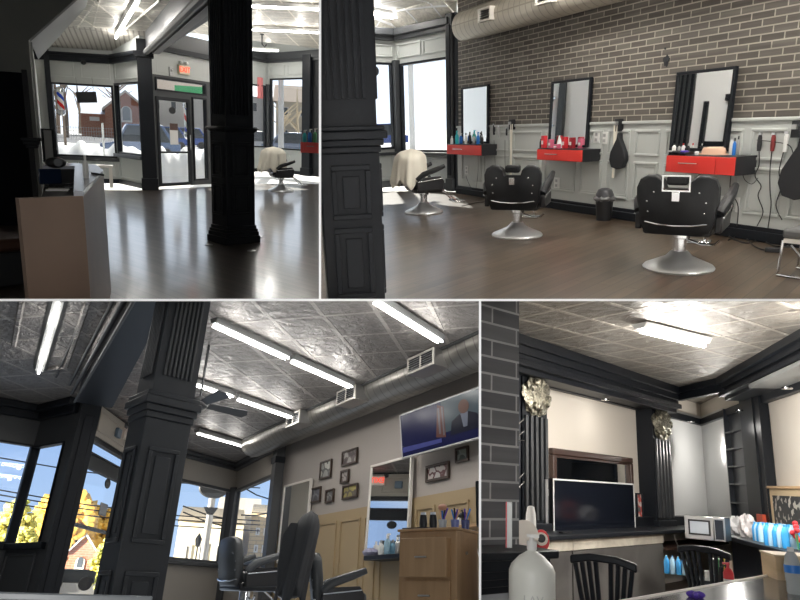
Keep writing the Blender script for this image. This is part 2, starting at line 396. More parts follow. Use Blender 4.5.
def shade_art(name, c0, c1, c2, sc=6):
    m = mat(name, c0, .5); t = m.node_tree; v = swz(t, 'xzy'); n = nd(t, 'ShaderNodeTexNoise'); n.inputs['Scale'].default_value = sc; n.inputs['Detail'].default_value = 1.5
    t.links.new(v, n.inputs['Vector']); r = ramp(t, [(0, c0), (.45, c1), (.56, c2)], 'CONSTANT'); t.links.new(n.outputs['Fac'], r.inputs[0]); t.links.new(r.outputs[0], B(m).inputs['Base Color']); return m
def barber_chair(label, M, seatm=LEATHER, group=None, lobes=True, scale=1.0, head=True, gap=.0):
    """faces +y, the back towards -y"""
    t = thing('barber_chair', label, 'barber chair', M @ Matrix.Scale(scale, 4), group)
    part('base_plate', MB().lathe([(.33, 0), (.335, .015), (.32, .035), (.23, .075), (.13, .12), (.075, .18)], 40), BASEM, t)
    part('pedestal', MB().lathe([(.06, .08), (.06, .3), (.085, .31), (.085, .4)], 24), CHROME, t)
    part('pump_lever', MB().tube([(.05, 0, .3), (.2, -.03, .26), (.32, -.06, .27), (.36, -.06, .31)], .012), CHROME, t)
    part('seat_frame', MB().box(-.31, .31, -.24, .26, .36, .46), P_BLACK, t, bevel=.03)
    part('seat', MB().box(-.25, .25, -.2, .3, .45, .58), seatm, t, bevel=.045, seg=3)
    Rb = Matrix.Translation((0, -.22, .43)) @ Matrix.Rotation(R_(8), 4, 'X')
    if lobes:
        half = [(.0, -.06), (.22, -.06), (.3, -.02), (.34, .08), (.345, .2), (.365, .28), (.365, .40), (.335, .475), (.265, .515), (.19, .515), (.14, .48), (.12, .41), (.1, .385), (0, .385)]
    else:
        half = [(.0, -.02), (.22, -.02), (.26, .04), (.27, .3), (.26, .46), (.22, .53), (.1, .56), (0, .56)]
    pts = half + [(-x, z) for x, z in reversed(half[1:-1])]
    bk = MB(); n = len(pts)
    cx, cz = 0, .25
    rings = []
    for y, s in ((.06, .86), (.045, .96), (.0, 1.0), (-.045, .985), (-.062, .9)): rings.append([(cx + (p[0] - cx) * s, y, cz + (p[1] - cz) * s) for p in pts])
    vs = [p for r in rings for p in r]; fs = [tuple(range(n - 1, -1, -1)), tuple(4 * n + i for i in range(n))]
    for j in range(4):
        for i in range(n): fs.append((j * n + i, j * n + (i + 1) % n, (j + 1) * n + (i + 1) % n, (j + 1) * n + i))
    bk.add(vs, fs, Rb, True)
    bo = part('backrest', bk, seatm, t, ang=50)
    part('back_rail', MB().tube([(-.29, -.05, .07), (-.15, -.085, .055), (0, -.095, .05), (.15, -.085, .055), (.29, -.05, .07)], .010, M=Rb), CHROME, bo)
    for x, z in ((-.25, .17), (.25, .17), (-.26, .27), (.26, .27), (-.2, .36), (.2, .36)):
        part('stud', MB().ell((x, -.062, z), (.009, .006, .009), 8, 6, M=Rb), CHROME, bo)
    if head:
        h = part('headrest', MB().box(-.095, .095, -.05, .05, .42, .51, Rb), seatm, t, bevel=.025, seg=3)
        rim(hb := MB(), -.105, .105, .37, .515, .014, -.075, -.055, Rb); part('bracket', hb, CHROME, h)
        part('latch', MB().box(-.035, .035, -.085, -.06, .28, .37, Rb), CHROME, h, bevel=.004)
    for s in (-1, 1):
        a = part('armrest', MB().tube([(s * .36, -.2, .58), (s * .39, -.1, .67), (s * .40, .1, .74), (s * .40, .26, .80)], [.045, .05, .046, .034], 10), seatm, t, label=None)
        part('side_panel', MB().prism([(-.2, .40), (.24, .42), (.26, .55), (.2, .64), (-.1, .62), (-.22, .55)], s * .33, s * .39, 'x'), P_BLACK, t, bevel=.012)
        part('trim_bar', MB().tube([(s * .40, -.2, .55), (s * .40, .22, .6)], .008), CHROME, a)
    ft = part('footrest', MB().box(-.17, .17, .5, .68, .16, .19, None), CHROME, t, bevel=.01)
    part('footrest_arm', MB().tube([(-.13, .24, .42), (-.13, .42, .3), (-.13, .55, .18)], .014).tube([(.13, .24, .42), (.13, .42, .3), (.13, .55, .18)], .014), CHROME, ft)
    return t
def raise_chair(t, lift):
    for k in kids(t):
        if k.name.startswith('base_plate'): continue
        if k.name.startswith('pedestal'): k.scale.z = (.4 + lift) / .4; continue
        k.location.z += lift
    return t
def cape(label, M, w=.36, d=.3, z0=.5, z1=1.06, m=CLOTH, seed=1, lean=0, name='cape', cat='cape'):
    rnd = random.Random(seed); ph = [rnd.uniform(0, 6.3) for _ in range(6)]; n = 72; J = 14; mb = MB(); vs = []; fs = []
    for j in range(J + 1):
        v = j / J
        z = z1 - (z1 - z0) * v
        s = (1 - (1 - min(1, v * 3.2)) ** 2) ** .5 * .86 + .14 * v
        for k in range(n):
            a = 2 * math.pi * k / n
            fold = 1 + .07 * v * (math.sin(9 * a + ph[0]) + .6 * math.sin(17 * a + ph[1])) + .05 * math.sin(3 * a + ph[2]) * v
            zz = z + .05 * v * math.sin(5 * a + ph[3]) * (v > .2) + .03 * v * math.sin(13 * a + ph[4])
            vs.append((w * s * fold * math.cos(a) + lean * v, d * s * fold * math.sin(a), zz))
    for j in range(J):
        for k in range(n): k2 = (k + 1) % n; fs.append((j * n + k, j * n + k2, (j + 1) * n + k2, (j + 1) * n + k))
    fs.append(tuple(range(n - 1, -1, -1))); mb.add(vs, fs, None, True)
    o = single(name, label, cat, M, mb, m, ang=180)
    so_ = o.modifiers.new('thick', 'SOLIDIFY'); so_.thickness = .006
    return o
def barber_pole(label, M, h=1.0, r=.1, group=None):
    t = thing('barber_pole', label, 'barber pole', M, group)
    m = mat('pole_stripes', (.8, .8, .8), .25); tr = m.node_tree; tcn = nd(tr, 'ShaderNodeTexCoord'); a = nd(tr, 'ShaderNodeSeparateXYZ'); tr.links.new(tcn.outputs['Object'], a.inputs[0])
    at = nd(tr, 'ShaderNodeMath', operation='ARCTAN2'); tr.links.new(a.outputs[1], at.inputs[0]); tr.links.new(a.outputs[0], at.inputs[1])
    m1 = nd(tr, 'ShaderNodeMath', operation='MULTIPLY'); m1.inputs[1].default_value = 1 / (2 * math.pi); tr.links.new(at.outputs[0], m1.inputs[0])
    m2 = nd(tr, 'ShaderNodeMath', operation='MULTIPLY_ADD'); m2.inputs[1].default_value = 1.6 / h; tr.links.new(a.outputs[2], m2.inputs[0]); tr.links.new(m1.outputs[0], m2.inputs[2])
    fr = nd(tr, 'ShaderNodeMath', operation='FRACT'); tr.links.new(m2.outputs[0], fr.inputs[0])
    rp = ramp(tr, [(0, (.8, .8, .8)), (.28, (.75, .03, .03)), (.52, (.8, .8, .8)), (.76, (.02, .06, .5))], 'CONSTANT'); tr.links.new(fr.outputs[0], rp.inputs[0]); tr.links.new(rp.outputs[0], B(m).inputs['Base Color'])
    part('striped_cylinder', MB().lathe([(r * .8, h * .2), (r * .8, h * .8)], 24), m, t)
    part('end_cap', MB().lathe([(r * .5, 0), (r, h * .06), (r, h * .2)], 24), CHROME, t)
    part('end_cap', MB().lathe([(r, h * .8), (r, h * .9), (r * .7, h * .97), (r * .2, h)], 24), CHROME, t)
    part('bracket', MB().box(-r * 1.6, 0, -.02, .02, h * .1, h * .14).box(-r * 1.6, 0, -.02, .02, h * .86, h * .9), CHROME, t)
    return t
def tree(label, M, h, cr, cm, tm, seed=1, group=None, n=160, trunk=.35, name='tree', leaf=.35):
    rnd = random.Random(seed); t = thing(name, label, 'tree', M, group)
    tb = MB().tube([(0, 0, 0), (.05 * h * .3, 0, h * .3), (0, 0, h * .6), (0, 0, h * .9)], [h * .03, h * .022, h * .014, h * .005], 8)
    for k in range(9):
        a = rnd.uniform(0, 6.28); z = h * rnd.uniform(.3, .6); L = cr * rnd.uniform(.6, 1)
        tb.tube([(0, 0, z), (L * .5 * math.cos(a), L * .5 * math.sin(a), z + L * .4), (L * math.cos(a), L * math.sin(a), z + L * .75)], [h * .012, h * .008, h * .003], 6)
    part('trunk', tb, tm, t)
    if cm:
        cb = MB()
        for k in range(n):
            a = rnd.uniform(0, 6.28); b = rnd.uniform(-1, 1); q = rnd.uniform(.3, 1) ** .5
            c = Vector((cr * q * math.cos(a) * (1 - b * b) ** .5, cr * q * math.sin(a) * (1 - b * b) ** .5, h * (trunk + 1) / 2 + h * (1 - trunk) / 2 * q * b))
            s = cr * leaf * rnd.uniform(.4, 1); ph = rnd.uniform(0, 6)
            cb.ell(c, (s, s, s * .8), 7, 5, fn=lambda aa, tt: 1 + .35 * math.sin(3 * aa + ph) * math.sin(4 * tt + ph))
        o = part('crown', cb, cm, t)
    return t
def car(label, M, L, col, group=None, h=1.45, name='car'):
    t = thing(name, label, 'car', M, group); m = mat('car_paint', col, .25, .3, coat=.5)
    W = .85; g = mat('car_glass', (.03, .04, .05), .1)
    part('body', MB().prism([(-L / 2, .35), (-L / 2 + .05, .8), (-L * .3, .92), (-L * .16, h), (L * .28, h), (L * .44, .95), (L / 2, .9), (L / 2, .35)], -W, W, 'y'), m, t, bevel=.06)
    part('window_band', MB().prism([(-L * .26, .95), (-L * .15, h - .08), (L * .26, h - .08), (L * .38, .97)], -W - .01, W + .01, 'y'), g, t)
    for x in (-L * .32, L * .31):
        for y in (-W, W): part('wheel', MB().lathe([(.32, -.1), (.33, 0), (.32, .1)], 20, Matrix.Translation((x, y, .33)) @ Matrix.Rotation(math.pi / 2, 4, 'X')), P_BLACK, t)
    return t
def close(q):
    for o in bpy.data.objects:
        if o.parent is None and o.type in ('MESH', 'EMPTY') and '_q' not in o: o['_q'] = q
FLOORW = brick_mat('dark_wood_floor', 'xy', (.075, .058, .048), (.12, .095, .076), (.03, .024, .02), 1.6, .12, .004, .3, .06, .37, rot=62, noise=.35)
B(FLOORW).inputs['Coat Weight'].default_value = .85; B(FLOORW).inputs['Coat Roughness'].default_value = .12
TIN = tin_mat('pressed_tin_cream', (.62, .59, .52), .25, .42, .75, 8, .7, 5)
GRILLE = brick_mat('ribbed_tin', 'xy', (.5, .47, .42), (.5, .47, .42), (.28, .26, .23), .12, 6, .02, .5, .8, 0)
# =================================================================== room one (upper left): reception and shop front
R = Room(160, 150, 128, 0.0, 0.0, 1.55)
K = R
struct('floor', MB().prism([(-9, -2), (12, -2), (12, 21), (3.6, 21), (-.6, 17.6), (-9, 17)], -.1, 0, 'z'), FLOORW, R.M)
# --- shop-front walls
a, b, c = R.fl(46, 181), R.fl(120, 183.5), R.fl(145, 189)
W1 = Wall(R, a, b); W2 = Wall(R, b, c)
zc = W1.uz(100, 53)[1]
r1 = W1.rect(53, 119, 84, 157); r2 = W2.rect(121, 143, 82, 155)
r1 = (max(r1[0], .05), W1.len - .03, r1[2], r1[3]); r2 = (.05, W2.len - .02, r2[2], r2[3])
struct('wall_front_left', holed(MB(), -.4, W1.len, 0, zc + .6, 0, .12, [r1]), GREY, W1.M)
struct('wall_front_angled', holed(MB(), 0, W2.len + .1, 0, zc + .6, 0, .12, [r2]), GREY, W2.M)
window(1, W1, r1, BLACK, .05); window(2, W2, r2, BLACK, .05)
def panels(W, x0, x1, z0, z1, n, name, m=None, gap=.08):
    mb = MB(); d = (x1 - x0) / n
    for i in range(n): rim(mb, x0 + i * d + gap, x0 + (i + 1) * d - gap, z0, z1, .035, -.022, 0)
    return struct(name, mb, m or GREY, W.M, bevel=.006)
z80 = W1.uz(90, 81)[1]; z62 = W1.uz(90, 61)[1]
panels(W1, .1, W1.len, z80 + .05, z62 - .02, 2, 'trim_1')
panels(W2, .05, W2.len, z80 + .05, z62 - .02, 1, 'trim_2')
panels(W1, 0, W1.len, .18, r1[2] - .1, 4, 'trim_3'); panels(W2, .05, W2.len, .18, r2[2] - .1, 1, 'trim_4')
zt = W1.uz(90, 54)[1]
for n, W in ((5, W1), (6, W2)):
    struct('trim_%d' % n, MB().box(-.3, W.len + .12, -.1, 0, zt - .22, zt).box(-.3, W.len + .12, -.16, 0, zt - .08, zt), BLACK, W.M, bevel=.01)
    struct('baseboard_%s' % ('left' if n == 5 else 'angled'), MB().box(0, W.len, -.03, 0, 0, .12), BLACK, W.M)
    struct('trim_%d' % (n + 20), MB().box(-.1, W.len + .05, -.1, 0, (r1[2] if n == 5 else r2[2]) - .09, (r1[2] if n == 5 else r2[2])), SLATE, W.M)
# --- ceiling left of the beam with a ribbed cove along its far edge
zC = W1.uz(100, 38)[1]
cw = W1.uz(100, 50)[1]
p0 = W1.L @ Vector((-3, 0, cw)); p1 = W1.L @ Vector((W1.len + 1.2, 0, cw)); q0 = p0 + Vector((0.3, -1.9, zC - cw)); q1 = p1 + Vector((-.2, -1.9, zC - cw))
struct('trim_7', MB().add([p0, p1, q1, q0, p0 + Vector((0, 0, .06)), p1 + Vector((0, 0, .06)), q1 + Vector((0, 0, .06)), q0 + Vector((0, 0, .06))],
       [(0, 1, 2, 3), (7, 6, 5, 4), (0, 4, 5, 1), (1, 5, 6, 2), (2, 6, 7, 3), (3, 7, 4, 0)]), GRILLE, R.M)
def moulding(pts, wd, name, m=None, dz=.05):
    mb = MB()
    for A, Bq in zip(pts, pts[1:]):
        A, Bq = Vector(A), Vector(Bq); mb.tube([A, Bq], wd, 6)
    return struct(name, mb, m or TIN, R.M)
# raised ceiling border round the coffer
c0, c1, c2, c3 = R.fl(98, 0, zC), R.fl(74, 33, zC), R.fl(118, 36, zC), R.fl(160, 0, zC)
moulding([c0, c1, c2, c3], .03, 'trim_8')
c0, c1, c2, c3 = R.fl(104, -20, zC), R.fl(92, 30, zC), R.fl(112, 31, zC), R.fl(150, -10, zC)
moulding([c0, c1, c2, c3], .016, 'trim_9')
# --- beam between the corner post and the free-standing column
zB = R.vz(c, 53)
bA, bB = R.fl(146, 52, zB), R.fl(160, 52, zB)
b2, b3 = R.fl(214, -14, zB), R.fl(262, -14, zB)
M = MB(); M.prism([(bA.x, bA.y), (bB.x, bB.y), (b3.x, b3.y), (b2.x, b2.y)], zB, zB + 1.6, 'z')
struct('trim_10', M, SLATE, R.M)
struct('ceiling', MB().prism([(-9, 0), (b3.x, 0), (b3.x, b3.y), (bB.x, bB.y + .3), (q1.x, q1.y), (q0.x, q0.y), (-9, q0.y)], zC, zC + .06, 'z'), TIN, R.M)
d = (b2 - bA).normalized(); nrm = Vector((-d.y, d.x, 0))
mb = MB()
for off, zz, rr in ((.0, .0, .07), (.08, .12, .05), (.14, .24, .06)):
    mb.tube([bA + nrm * off + Vector((0, 0, zz)), b2 + nrm * off + Vector((0, 0, zz))], rr, 8)
struct('trim_11', mb, GREYD, R.M)
struct('trim_12', MB().prism([tuple((bA + (b3 - b2) * .25)[:2]), tuple((bA + (b3 - b2) * .55)[:2]), tuple((b2 + (b3 - b2) * .55)[:2]), tuple((b2 + (b3 - b2) * .25)[:2])], zB - .04, zB, 'z'), GREYD, R.M)
# --- corner post
Mp = R.at(R.fl(150.5, 190))
post = thing('column', 'slim black post between the angled window and the glass door', 'column', Mp)
part('shaft', MB().box(-.17, .17, -.1, .2, 0, zB + .3), BLACK, post); part('plinth', MB().box(-.2, .2, -.13, .2, 0, .3), BLACK, post, bevel=.01)
part('cap', MB().box(-.22, .22, -.15, .2, zB - .12, zB + .02), BLACK, post, bevel=.01)
# --- door wall
d0, d1 = R.fl(156, 187.3), R.fl(213, 183.8)
W3 = Wall(R, d0, d1)
rd = W3.rect(157.5, 190.5, 98, 186); rs = W3.rect(193, 207, 98, 180); rt = W3.rect(158, 207, 80.5, 93.5)
rd = (rd[0], rd[1], 0, rd[3]); zt3 = rt[3]
struct('wall_front_door', holed(MB(), -.1, W3.len + .3, 0, zB + .7, 0, .12, [rd, rs, (rd[0], rs[1], rt[2], rt[3])]), SLATE, W3.M)
struct('wall_front_transom', MB().box(-.1, W3.len + .2, -.02, 0, zt3 + .06, W3.uz(180, 54)[1]), GREY, W3.M)
panels(W3, .1, rs[1], zt3 + .12, W3.uz(180, 58)[1], 2, 'trim_13')
struct('trim_14', MB().box(-.1, W3.len + .3, -.12, 0, W3.uz(180, 55)[1], W3.uz(180, 50)[1]), BLACK, W3.M)
window(3, W3, (rd[0], rs[1], rt[2], rt[3]), BLACK, .05); window(4, W3, rs, BLACK, .04)
x0, x1, z0, z1 = rd
dr = rim(MB(), x0, x1, 0.01, z1, .09, -.02, .04); dr.box(x0 + .09, x1 - .09, -.02, .04, z1 * .38, z1 * .38 + .05)
do = struct('door_1', dr, BLACK, W3.M); part('pane', MB().box(x0 + .09, x1 - .09, .0, .006, .1, z1 - .09), GLASS, do)
part('handle', MB().tube([(x1 - .07, -.06, 1.0), (x1 - .07, -.06, 1.4)], .015), CHROME, do)
# things on the door glass
e = W3.uz(172, 110.5)
s = thing('window_sign', 'black oval sign stuck high on the glass door', 'sign', W3.f(e[0], -.012, e[1]))
part('board', MB().lathe([(.12, -.006), (.12, .006)], 28, Matrix.Rotation(math.pi / 2, 4, 'X'), sx=1.0, sy=.75), BLACK2, s)
e = W3.uz(173.5, 131)
s = thing('poster', 'white paper notice with dark heading on the glass door', 'poster', W3.f(e[0], -.012, e[1]))
part('paper', MB().box(-.15, .15, -.004, .004, -.36, .2), WHITE, s); part('heading', MB().box(-.15, .15, -.006, -.004, .02, .2), plastic('brown_print', (.1, .05, .04)), s)
# exit sign
e = W3.uz(182, 70)
s = thing('exit_sign', 'lit exit sign with red letters above the glass door', 'sign', W3.f(e[0], -.05, e[1]))
part('housing', MB().box(-.2, .2, -.05, .05, -.12, .12), plastic('sign_white', (.75, .68, .5)), s, bevel=.01)
LIT_RED = mat('lit_red', (.8, .05, .02), .5, emit=(1, .08, .03), es=1.6)
part('lettering', text_mb('EXIT', .2).add([], []), LIT_RED, s).location = (0, -.056, 0)
part('lamp_head', MB().ell((-.1, -.02, .18), (.06, .05, .05)).ell((.1, -.02, .18), (.06, .05, .05)), P_WHITE, s)
e = W3.uz(170, 71)
single('alarm_box', 'small grey alarm box beside the exit sign', 'alarm', W3.f(e[0], 0, e[1]), MB().box(-.07, .07, -.06, 0, -.13, .1).ell((0, -.06, .02), (.04, .03, .04), 10, 8), P_SIL, bevel=.01)
# --- right of the column: far front wall, corner, side window wall
e0, e1, e2 = R.fl(214, 172.5), R.fl(268, 171.5), R.fl(330, 178)
W4 = Wall(R, e0, e1); W5 = Wall(R, e1, e2)
r4 = W4.rect(228, 263.5, 83, 147); r5 = W5.rect(275, 305, 78, 150)
r4 = (r4[0], W4.len - .12, r4[2], r4[3]); r5 = (.16, r5[1], r5[2], r5[3] )
zk = W5.uz(290, 55)[1]
struct('wall_side_front', holed(MB(), 0, W4.len, 0, zk + .7, 0, .12, [r4]), GREY, W4.M)
struct('wall_side', holed(MB(), 0, W5.len + 1, 0, zk + .7, 0, .12, [r5]), GREY, W5.M)
window(5, W4, r4, BLACK, .06); window(6, W5, r5, BLACK, .06)
struct('trim_15', MB().box(W4.len - .13, W4.len + .13, -.16, .0, 0, r4[3] + .05), SLATE, W4.M, bevel=.01)
panels(W4, .4, W4.len - .05, r4[3] + .1, zk - .35, 2, 'trim_16'); panels(W5, .05, r5[1], r5[3] + .1, zk - .35, 2, 'trim_17')
panels(W5, .05, W5.len, .18, r5[2] - .12, 3, 'trim_18')
for n, W in ((19, W4), (20, W5)):
    struct('trim_%d' % n, MB().box(0, W.len, -.18, 0, zk - .16, zk + .1).box(0, W.len, -.1, 0, zk - .26, zk - .12), SLATE, W.M, bevel=.02)
    struct('baseboard_%s' % ('far' if n == 19 else 'side'), MB().box(0, W.len, -.03, 0, 0, .14), BLACK, W.M)
TIN2 = tin_mat('pressed_tin_far', (.6, .56, .49), .25, .42, .75, 20, .7, 5)
struct('ceiling_2', MB().prism([(bB.x + .05, bB.y + 6), (bB.x - .3, bB.y - .5), (b3.x - .1, b3.y), (14, b3.y), (14, 26)], zk + .1, zk + .16, 'z'), TIN2, R.M)
e = W5.uz(309.5, 120)
pp = thing('column', 'black flat pilaster at the end of the side window', 'column', W5.f(e[0], -.1, 0))
part('shaft', MB().box(-.22, .22, -.1, .1, 0, zk - .05), BLACK, pp); part('plinth', MB().box(-.26, .26, -.14, .1, 0, .3), BLACK, pp, bevel=.01)
e = W5.uz(317, 120)
struct('wall_brick_edge', MB().box(e[0] - .25, e[0] + 1.2, -.05, 0, 0, zk), BLACK2, W5.M)
# ceiling lights
def fx(a, b_, z, lab, grp, **k): return fixture(R, R.fl(*a, z), R.fl(*b_, z), z, lab, grp, **k)
fx((113, 39), (138, -4), zC - .02, 'fluorescent ceiling light over the left front window', None, tubes=1, width=.075, energy=60)
zk2 = zk + .06
fx((236, 2), (322, 6), zk2, 'fluorescent ceiling light nearest the camera right of the column', None, tubes=1, width=.1, energy=60)
fx((236, 26), (322, 30), zk2, 'second fluorescent ceiling light behind the big black column', None, tubes=1, width=.1, energy=60)
fx((236, 46.5), (279, 48.5), zk2, 'third fluorescent ceiling light, beside the ceiling hook', None, tubes=1, width=.1, energy=40)
fx((236, 59), (274, 60.5), zk2, 'farthest fluorescent ceiling light near the window corner', None, tubes=1, width=.1, energy=30)
e = R.fl(262, 34, zk2)
single('ceiling_hook', 'small dark hook hanging from the tin ceiling', 'hook', R.at(e), MB().tube([(0, 0, 0), (0, 0, -.3), (.08, 0, -.38), (.14, 0, -.3)], .02).lathe([(.07, -.02), (.07, 0)], 12), BLACK2)
# --- big column
g = R.fl(234, 241.5)
zc1 = .02
Mc = R.M @ Matrix.Translation(g) @ Matrix.Rotation(R_(27), 4, 'Z')
g2 = Vector((g.x, g.y, 0))
column('large black column with fluted shaft and panelled lower box', Mc, .46, .40, (R.vz(g2, 132), R.vz(g2, 127) - .0, 4.6), (BLACK, BLACK), ('f', 'l'), 6, .05)
for i, (px, py) in enumerate(((209, 245), (251.5, 251), (259.5, 237))):
    single('floor_glide', ['flat round clear disc left of the black column', 'flat round clear disc in front of the black column', 'flat round clear disc right of the black column'][i], 'disc', R.at(R.fl(px, py)), MB().lathe([(.055, 0), (.055, .008), (.03, .012)], 20), P_SIL, group=None)
# round black sign seen past the column edge
e = W4.uz(250, 90)
# --- left wall, soffit and dark doorway
L0, L1 = R.fl(-90, 226), R.fl(45, 226)
WL = Wall(R, L0, L1)
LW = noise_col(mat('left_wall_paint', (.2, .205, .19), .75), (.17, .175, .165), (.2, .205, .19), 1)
zA = WL.uz(37, 41)[1]; sx, sz = WL.uz(90, -14)
dd = (WL.uz(-80, 150)[0], WL.uz(32, 150)[0], 0, WL.uz(15, 72)[1])
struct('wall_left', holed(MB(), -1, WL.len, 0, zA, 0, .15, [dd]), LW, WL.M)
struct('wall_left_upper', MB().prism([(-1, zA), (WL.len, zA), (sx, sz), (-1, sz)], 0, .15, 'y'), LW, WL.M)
struct('door_2', MB().box(dd[0], dd[1], .05, .1, 0, dd[3]), mat('door_black', (.008, .009, .012), .9, spec=.1), WL.M)
struct('trim_30', MB().box(dd[1] - .04, dd[1] + .03, -.03, .0, 0, dd[3] + .04), BLACK2, WL.M)
dp = 1.3
struct('trim_31', MB().add([(WL.len, .15, zA), (sx, .15, sz), (sx - .2, dp, sz - .1), (WL.len - .1, dp, zA - .15), (WL.len, .15, zA + .1), (sx, .15, sz + .1), (sx - .2, dp, sz), (WL.len - .1, dp, zA - .05)],
       [(0, 1, 2, 3), (7, 6, 5, 4), (0, 4, 5, 1), (1, 5, 6, 2), (2, 6, 7, 3), (3, 7, 4, 0)]), GREY, WL.M)
s0 = L1
WR = Wall(R, L1 + Vector((.02, .16, 0)), a)
struct('wall_left_return', MB().box(0, WR.len, 0, .1, 0, zA), GREY, WR.M)
e = R.fl(41, 226); e = Vector((e.x, e.y - .12, R.vz(e, 141)))
single('ledge_bracket', 'small black moulded ledge at the end of the left grey wall', 'ledge', R.M @ Matrix.Translation(e), MB().box(-.13, .12, -.08, .08, .0, .05).box(-.11, .1, -.06, .08, -.05, 0).box(-.08, .08, -.05, .08, -.1, -.05), BLACK, bevel=.008)
Mw = R.at(R.fl(51, 182.5) * .985 if False else R.dist(50.5, 100, W1.L.translation.length - .2))
struct('trim_33', MB().box(-.08, .05, -.05, .1, -3, 2.2), BLACK, Mw)
# narrow pale picture leaning by the window, seen nearly edge-on
e = R.dist(51, 163, 11.2)
t = thing('picture_frame', 'pale picture in a thin black frame seen edge-on by the left window', 'picture', R.at(e, -62))
part('frame', rim(MB(), -.16, .16, 0, .5, .02, -.03, .02), BLACK2, t); part('print', MB().box(-.14, .14, -.0, .01, .02, .48), WHITE, t)
# --- reception counter
TANC = noise_col(mat('counter_front', (.25, .17, .13), .4), (.22, .15, .115), (.27, .185, .14), 2)
TOPC = mat('counter_top', (.6, .62, .68), .18)
f0, f1 = R.dist(22, 300, 5.6), R.dist(86, 300, 5.6)
hz = R.fl(84, 196)             # reference row of the counter's front edge
zk_ = 1.12
A1, B1 = R.fl(19, 198.5, zk_), R.fl(83, 196, zk_)
C1 = R.fl(103.5, 173.5, zk_); D1 = R.fl(96, 167.5, zk_); E1 = R.fl(75, 166, zk_); F1 = R.fl(74, 196, zk_)
ct = thing('reception_counter', 'tan reception counter with angled end and raised pale worktop', 'counter', R.M)
nx = (B1 - A1).normalized(); back = Vector((-nx.y, nx.x, 0))
def ln(a_, b_): return [a_.x + (b_.x - a_.x), a_.y]
part('front_panel', MB().prism([(A1.x, A1.y), (B1.x, B1.y), (B1.x + back.x * .05, B1.y + back.y * .05), (A1.x + back.x * .05, A1.y + back.y * .05)], 0, zk_, 'z'), TANC, ct)
sd_ = (C1 - B1).normalized(); sn = Vector((-sd_.y, sd_.x, 0))
part('side_panel', MB().prism([(B1.x, B1.y), (C1.x, C1.y), (C1.x + sn.x * .05, C1.y + sn.y * .05), (B1.x + sn.x * .05, B1.y + sn.y * .05)], 0, zk_, 'z'), TANC, ct)
part('side_panel', MB().prism([(C1.x, C1.y), (D1.x, D1.y), (D1.x - .05, D1.y - .05), (C1.x - .06, C1.y - .02)], 0, zk_, 'z'), TANC, ct)
o_ = Vector((0, 0, 0))
part('worktop', MB().prism([(p.x, p.y) for p in (B1, C1, D1, E1, F1)], zk_, zk_ + .03, 'z'), TOPC, ct)
K1, K2, K3, K4 = R.fl(43, 166.5, zk_), R.fl(75, 166, zk_), R.fl(75, 169, zk_), R.fl(43, 169.3, zk_)
part('worktop', MB().prism([(p.x, p.y) for p in (K4, K3, K2, K1)], zk_, zk_ + .03, 'z'), TOPC, ct)
I1, I2 = R.fl(43, 194, .78), R.fl(74, 193, .78)
part('inner_shelf', MB().prism([(A1.x + .05, A1.y + .06), (F1.x, F1.y + .1), (K3.x, K3.y), (K4.x, K4.y)], .93, .96, 'z'), BLACK2, ct)
part('back_panel', MB().prism([(K4.x, K4.y), (K3.x, K3.y), (K3.x, K3.y + .04), (K4.x, K4.y + .04)], 0, zk_, 'z'), SLATE, ct)
e = R.fl(86.3, 178, zk_ + .03)
bottle('spray_bottle', 'clear white pump bottle standing on the reception counter', R.at(e), .17, .02, P_WHITE, P_WHITE)
e = R.fl(97.5, 175, zk_ + .03)
single('pen', 'black pen lying on the counter end', 'pen', R.at(e, 30), MB().tube([(-.02, -.12, .008), (.02, .12, .008)], .008, 8), P_BLACK)
e = R.fl(56, 167.6, zk_ + .03)
sp_ = thing('speaker', 'round dark speaker on the back ledge of the counter', 'speaker', R.at(e))
part('body', MB().ell((0, 0, .045), (.09, .06, .05)), P_BLACK, sp_); part('grille', MB().lathe([(.04, 0), (.035, .006)], 20, Matrix.Translation((.02, -.055, .05)) @ Matrix.Rotation(math.pi / 2, 4, 'X')), SLATE, sp_)
e = R.fl(51, 187, .96)
mo = thing('monitor', 'dark computer monitor inside the reception counter', 'monitor', R.at(e, 20))
part('screen', MB().box(-.1, .1, -.01, .01, .03, .17), mat('navy_screen', (.01, .02, .05), .2), mo, bevel=.006); part('stand', MB().box(-.02, .02, 0, .02, 0, .05).box(-.05, .05, -.03, .03, 0, .008), P_BLACK, mo)
single('papers', 'stack of white papers inside the reception counter', 'papers', R.at(R.fl(57, 190.5, .96)), MB().box(-.09, .09, -.06, .06, 0, .01).box(-.07, .1, -.05, .06, .01, .018), WHITE)
single('phone', 'black desk phone inside the reception counter', 'phone', R.at(R.fl(69, 188, .96)), MB().box(-.04, .04, -.04, .04, 0, .02).tube([(-.045, .01, .035), (0, .01, .042), (.045, .01, .035)], .012), P_BLACK, bevel=.01)
# white bench
e = R.fl(108, 190)
bn = thing('bench', 'small pale bench behind the reception counter', 'bench', R.at(R.fl(104, 187)))
part('seat', MB().box(-.42, .24, -.2, .25, .5, .56), CREAM, bn, bevel=.01)
for x, y in ((.18, -.16), (-.36, -.16), (.18, .2), (-.36, .2)): part('leg', MB().box(x - .04, x + .04, y - .04, y + .04, 0, .5), CREAM, bn)
# dark furniture lower left with a brown seat
e = R.fl(8, 285)
dk = thing('armchair', 'dark waiting chair with a brown seat left of the counter', 'chair', R.at(e, 20))
part('seat', MB().box(-.5, .16, -.2, .4, .35, .48), mat('brown_seat', (.05, .02, .012), .5), dk, bevel=.04); part('frame', MB().box(-.5, .14, -.18, .38, .02, .35), BLACK2, dk, bevel=.02)
part('backrest', MB().box(-.5, .1, .36, .46, .45, 1.0), BLACK2, dk, bevel=.03)
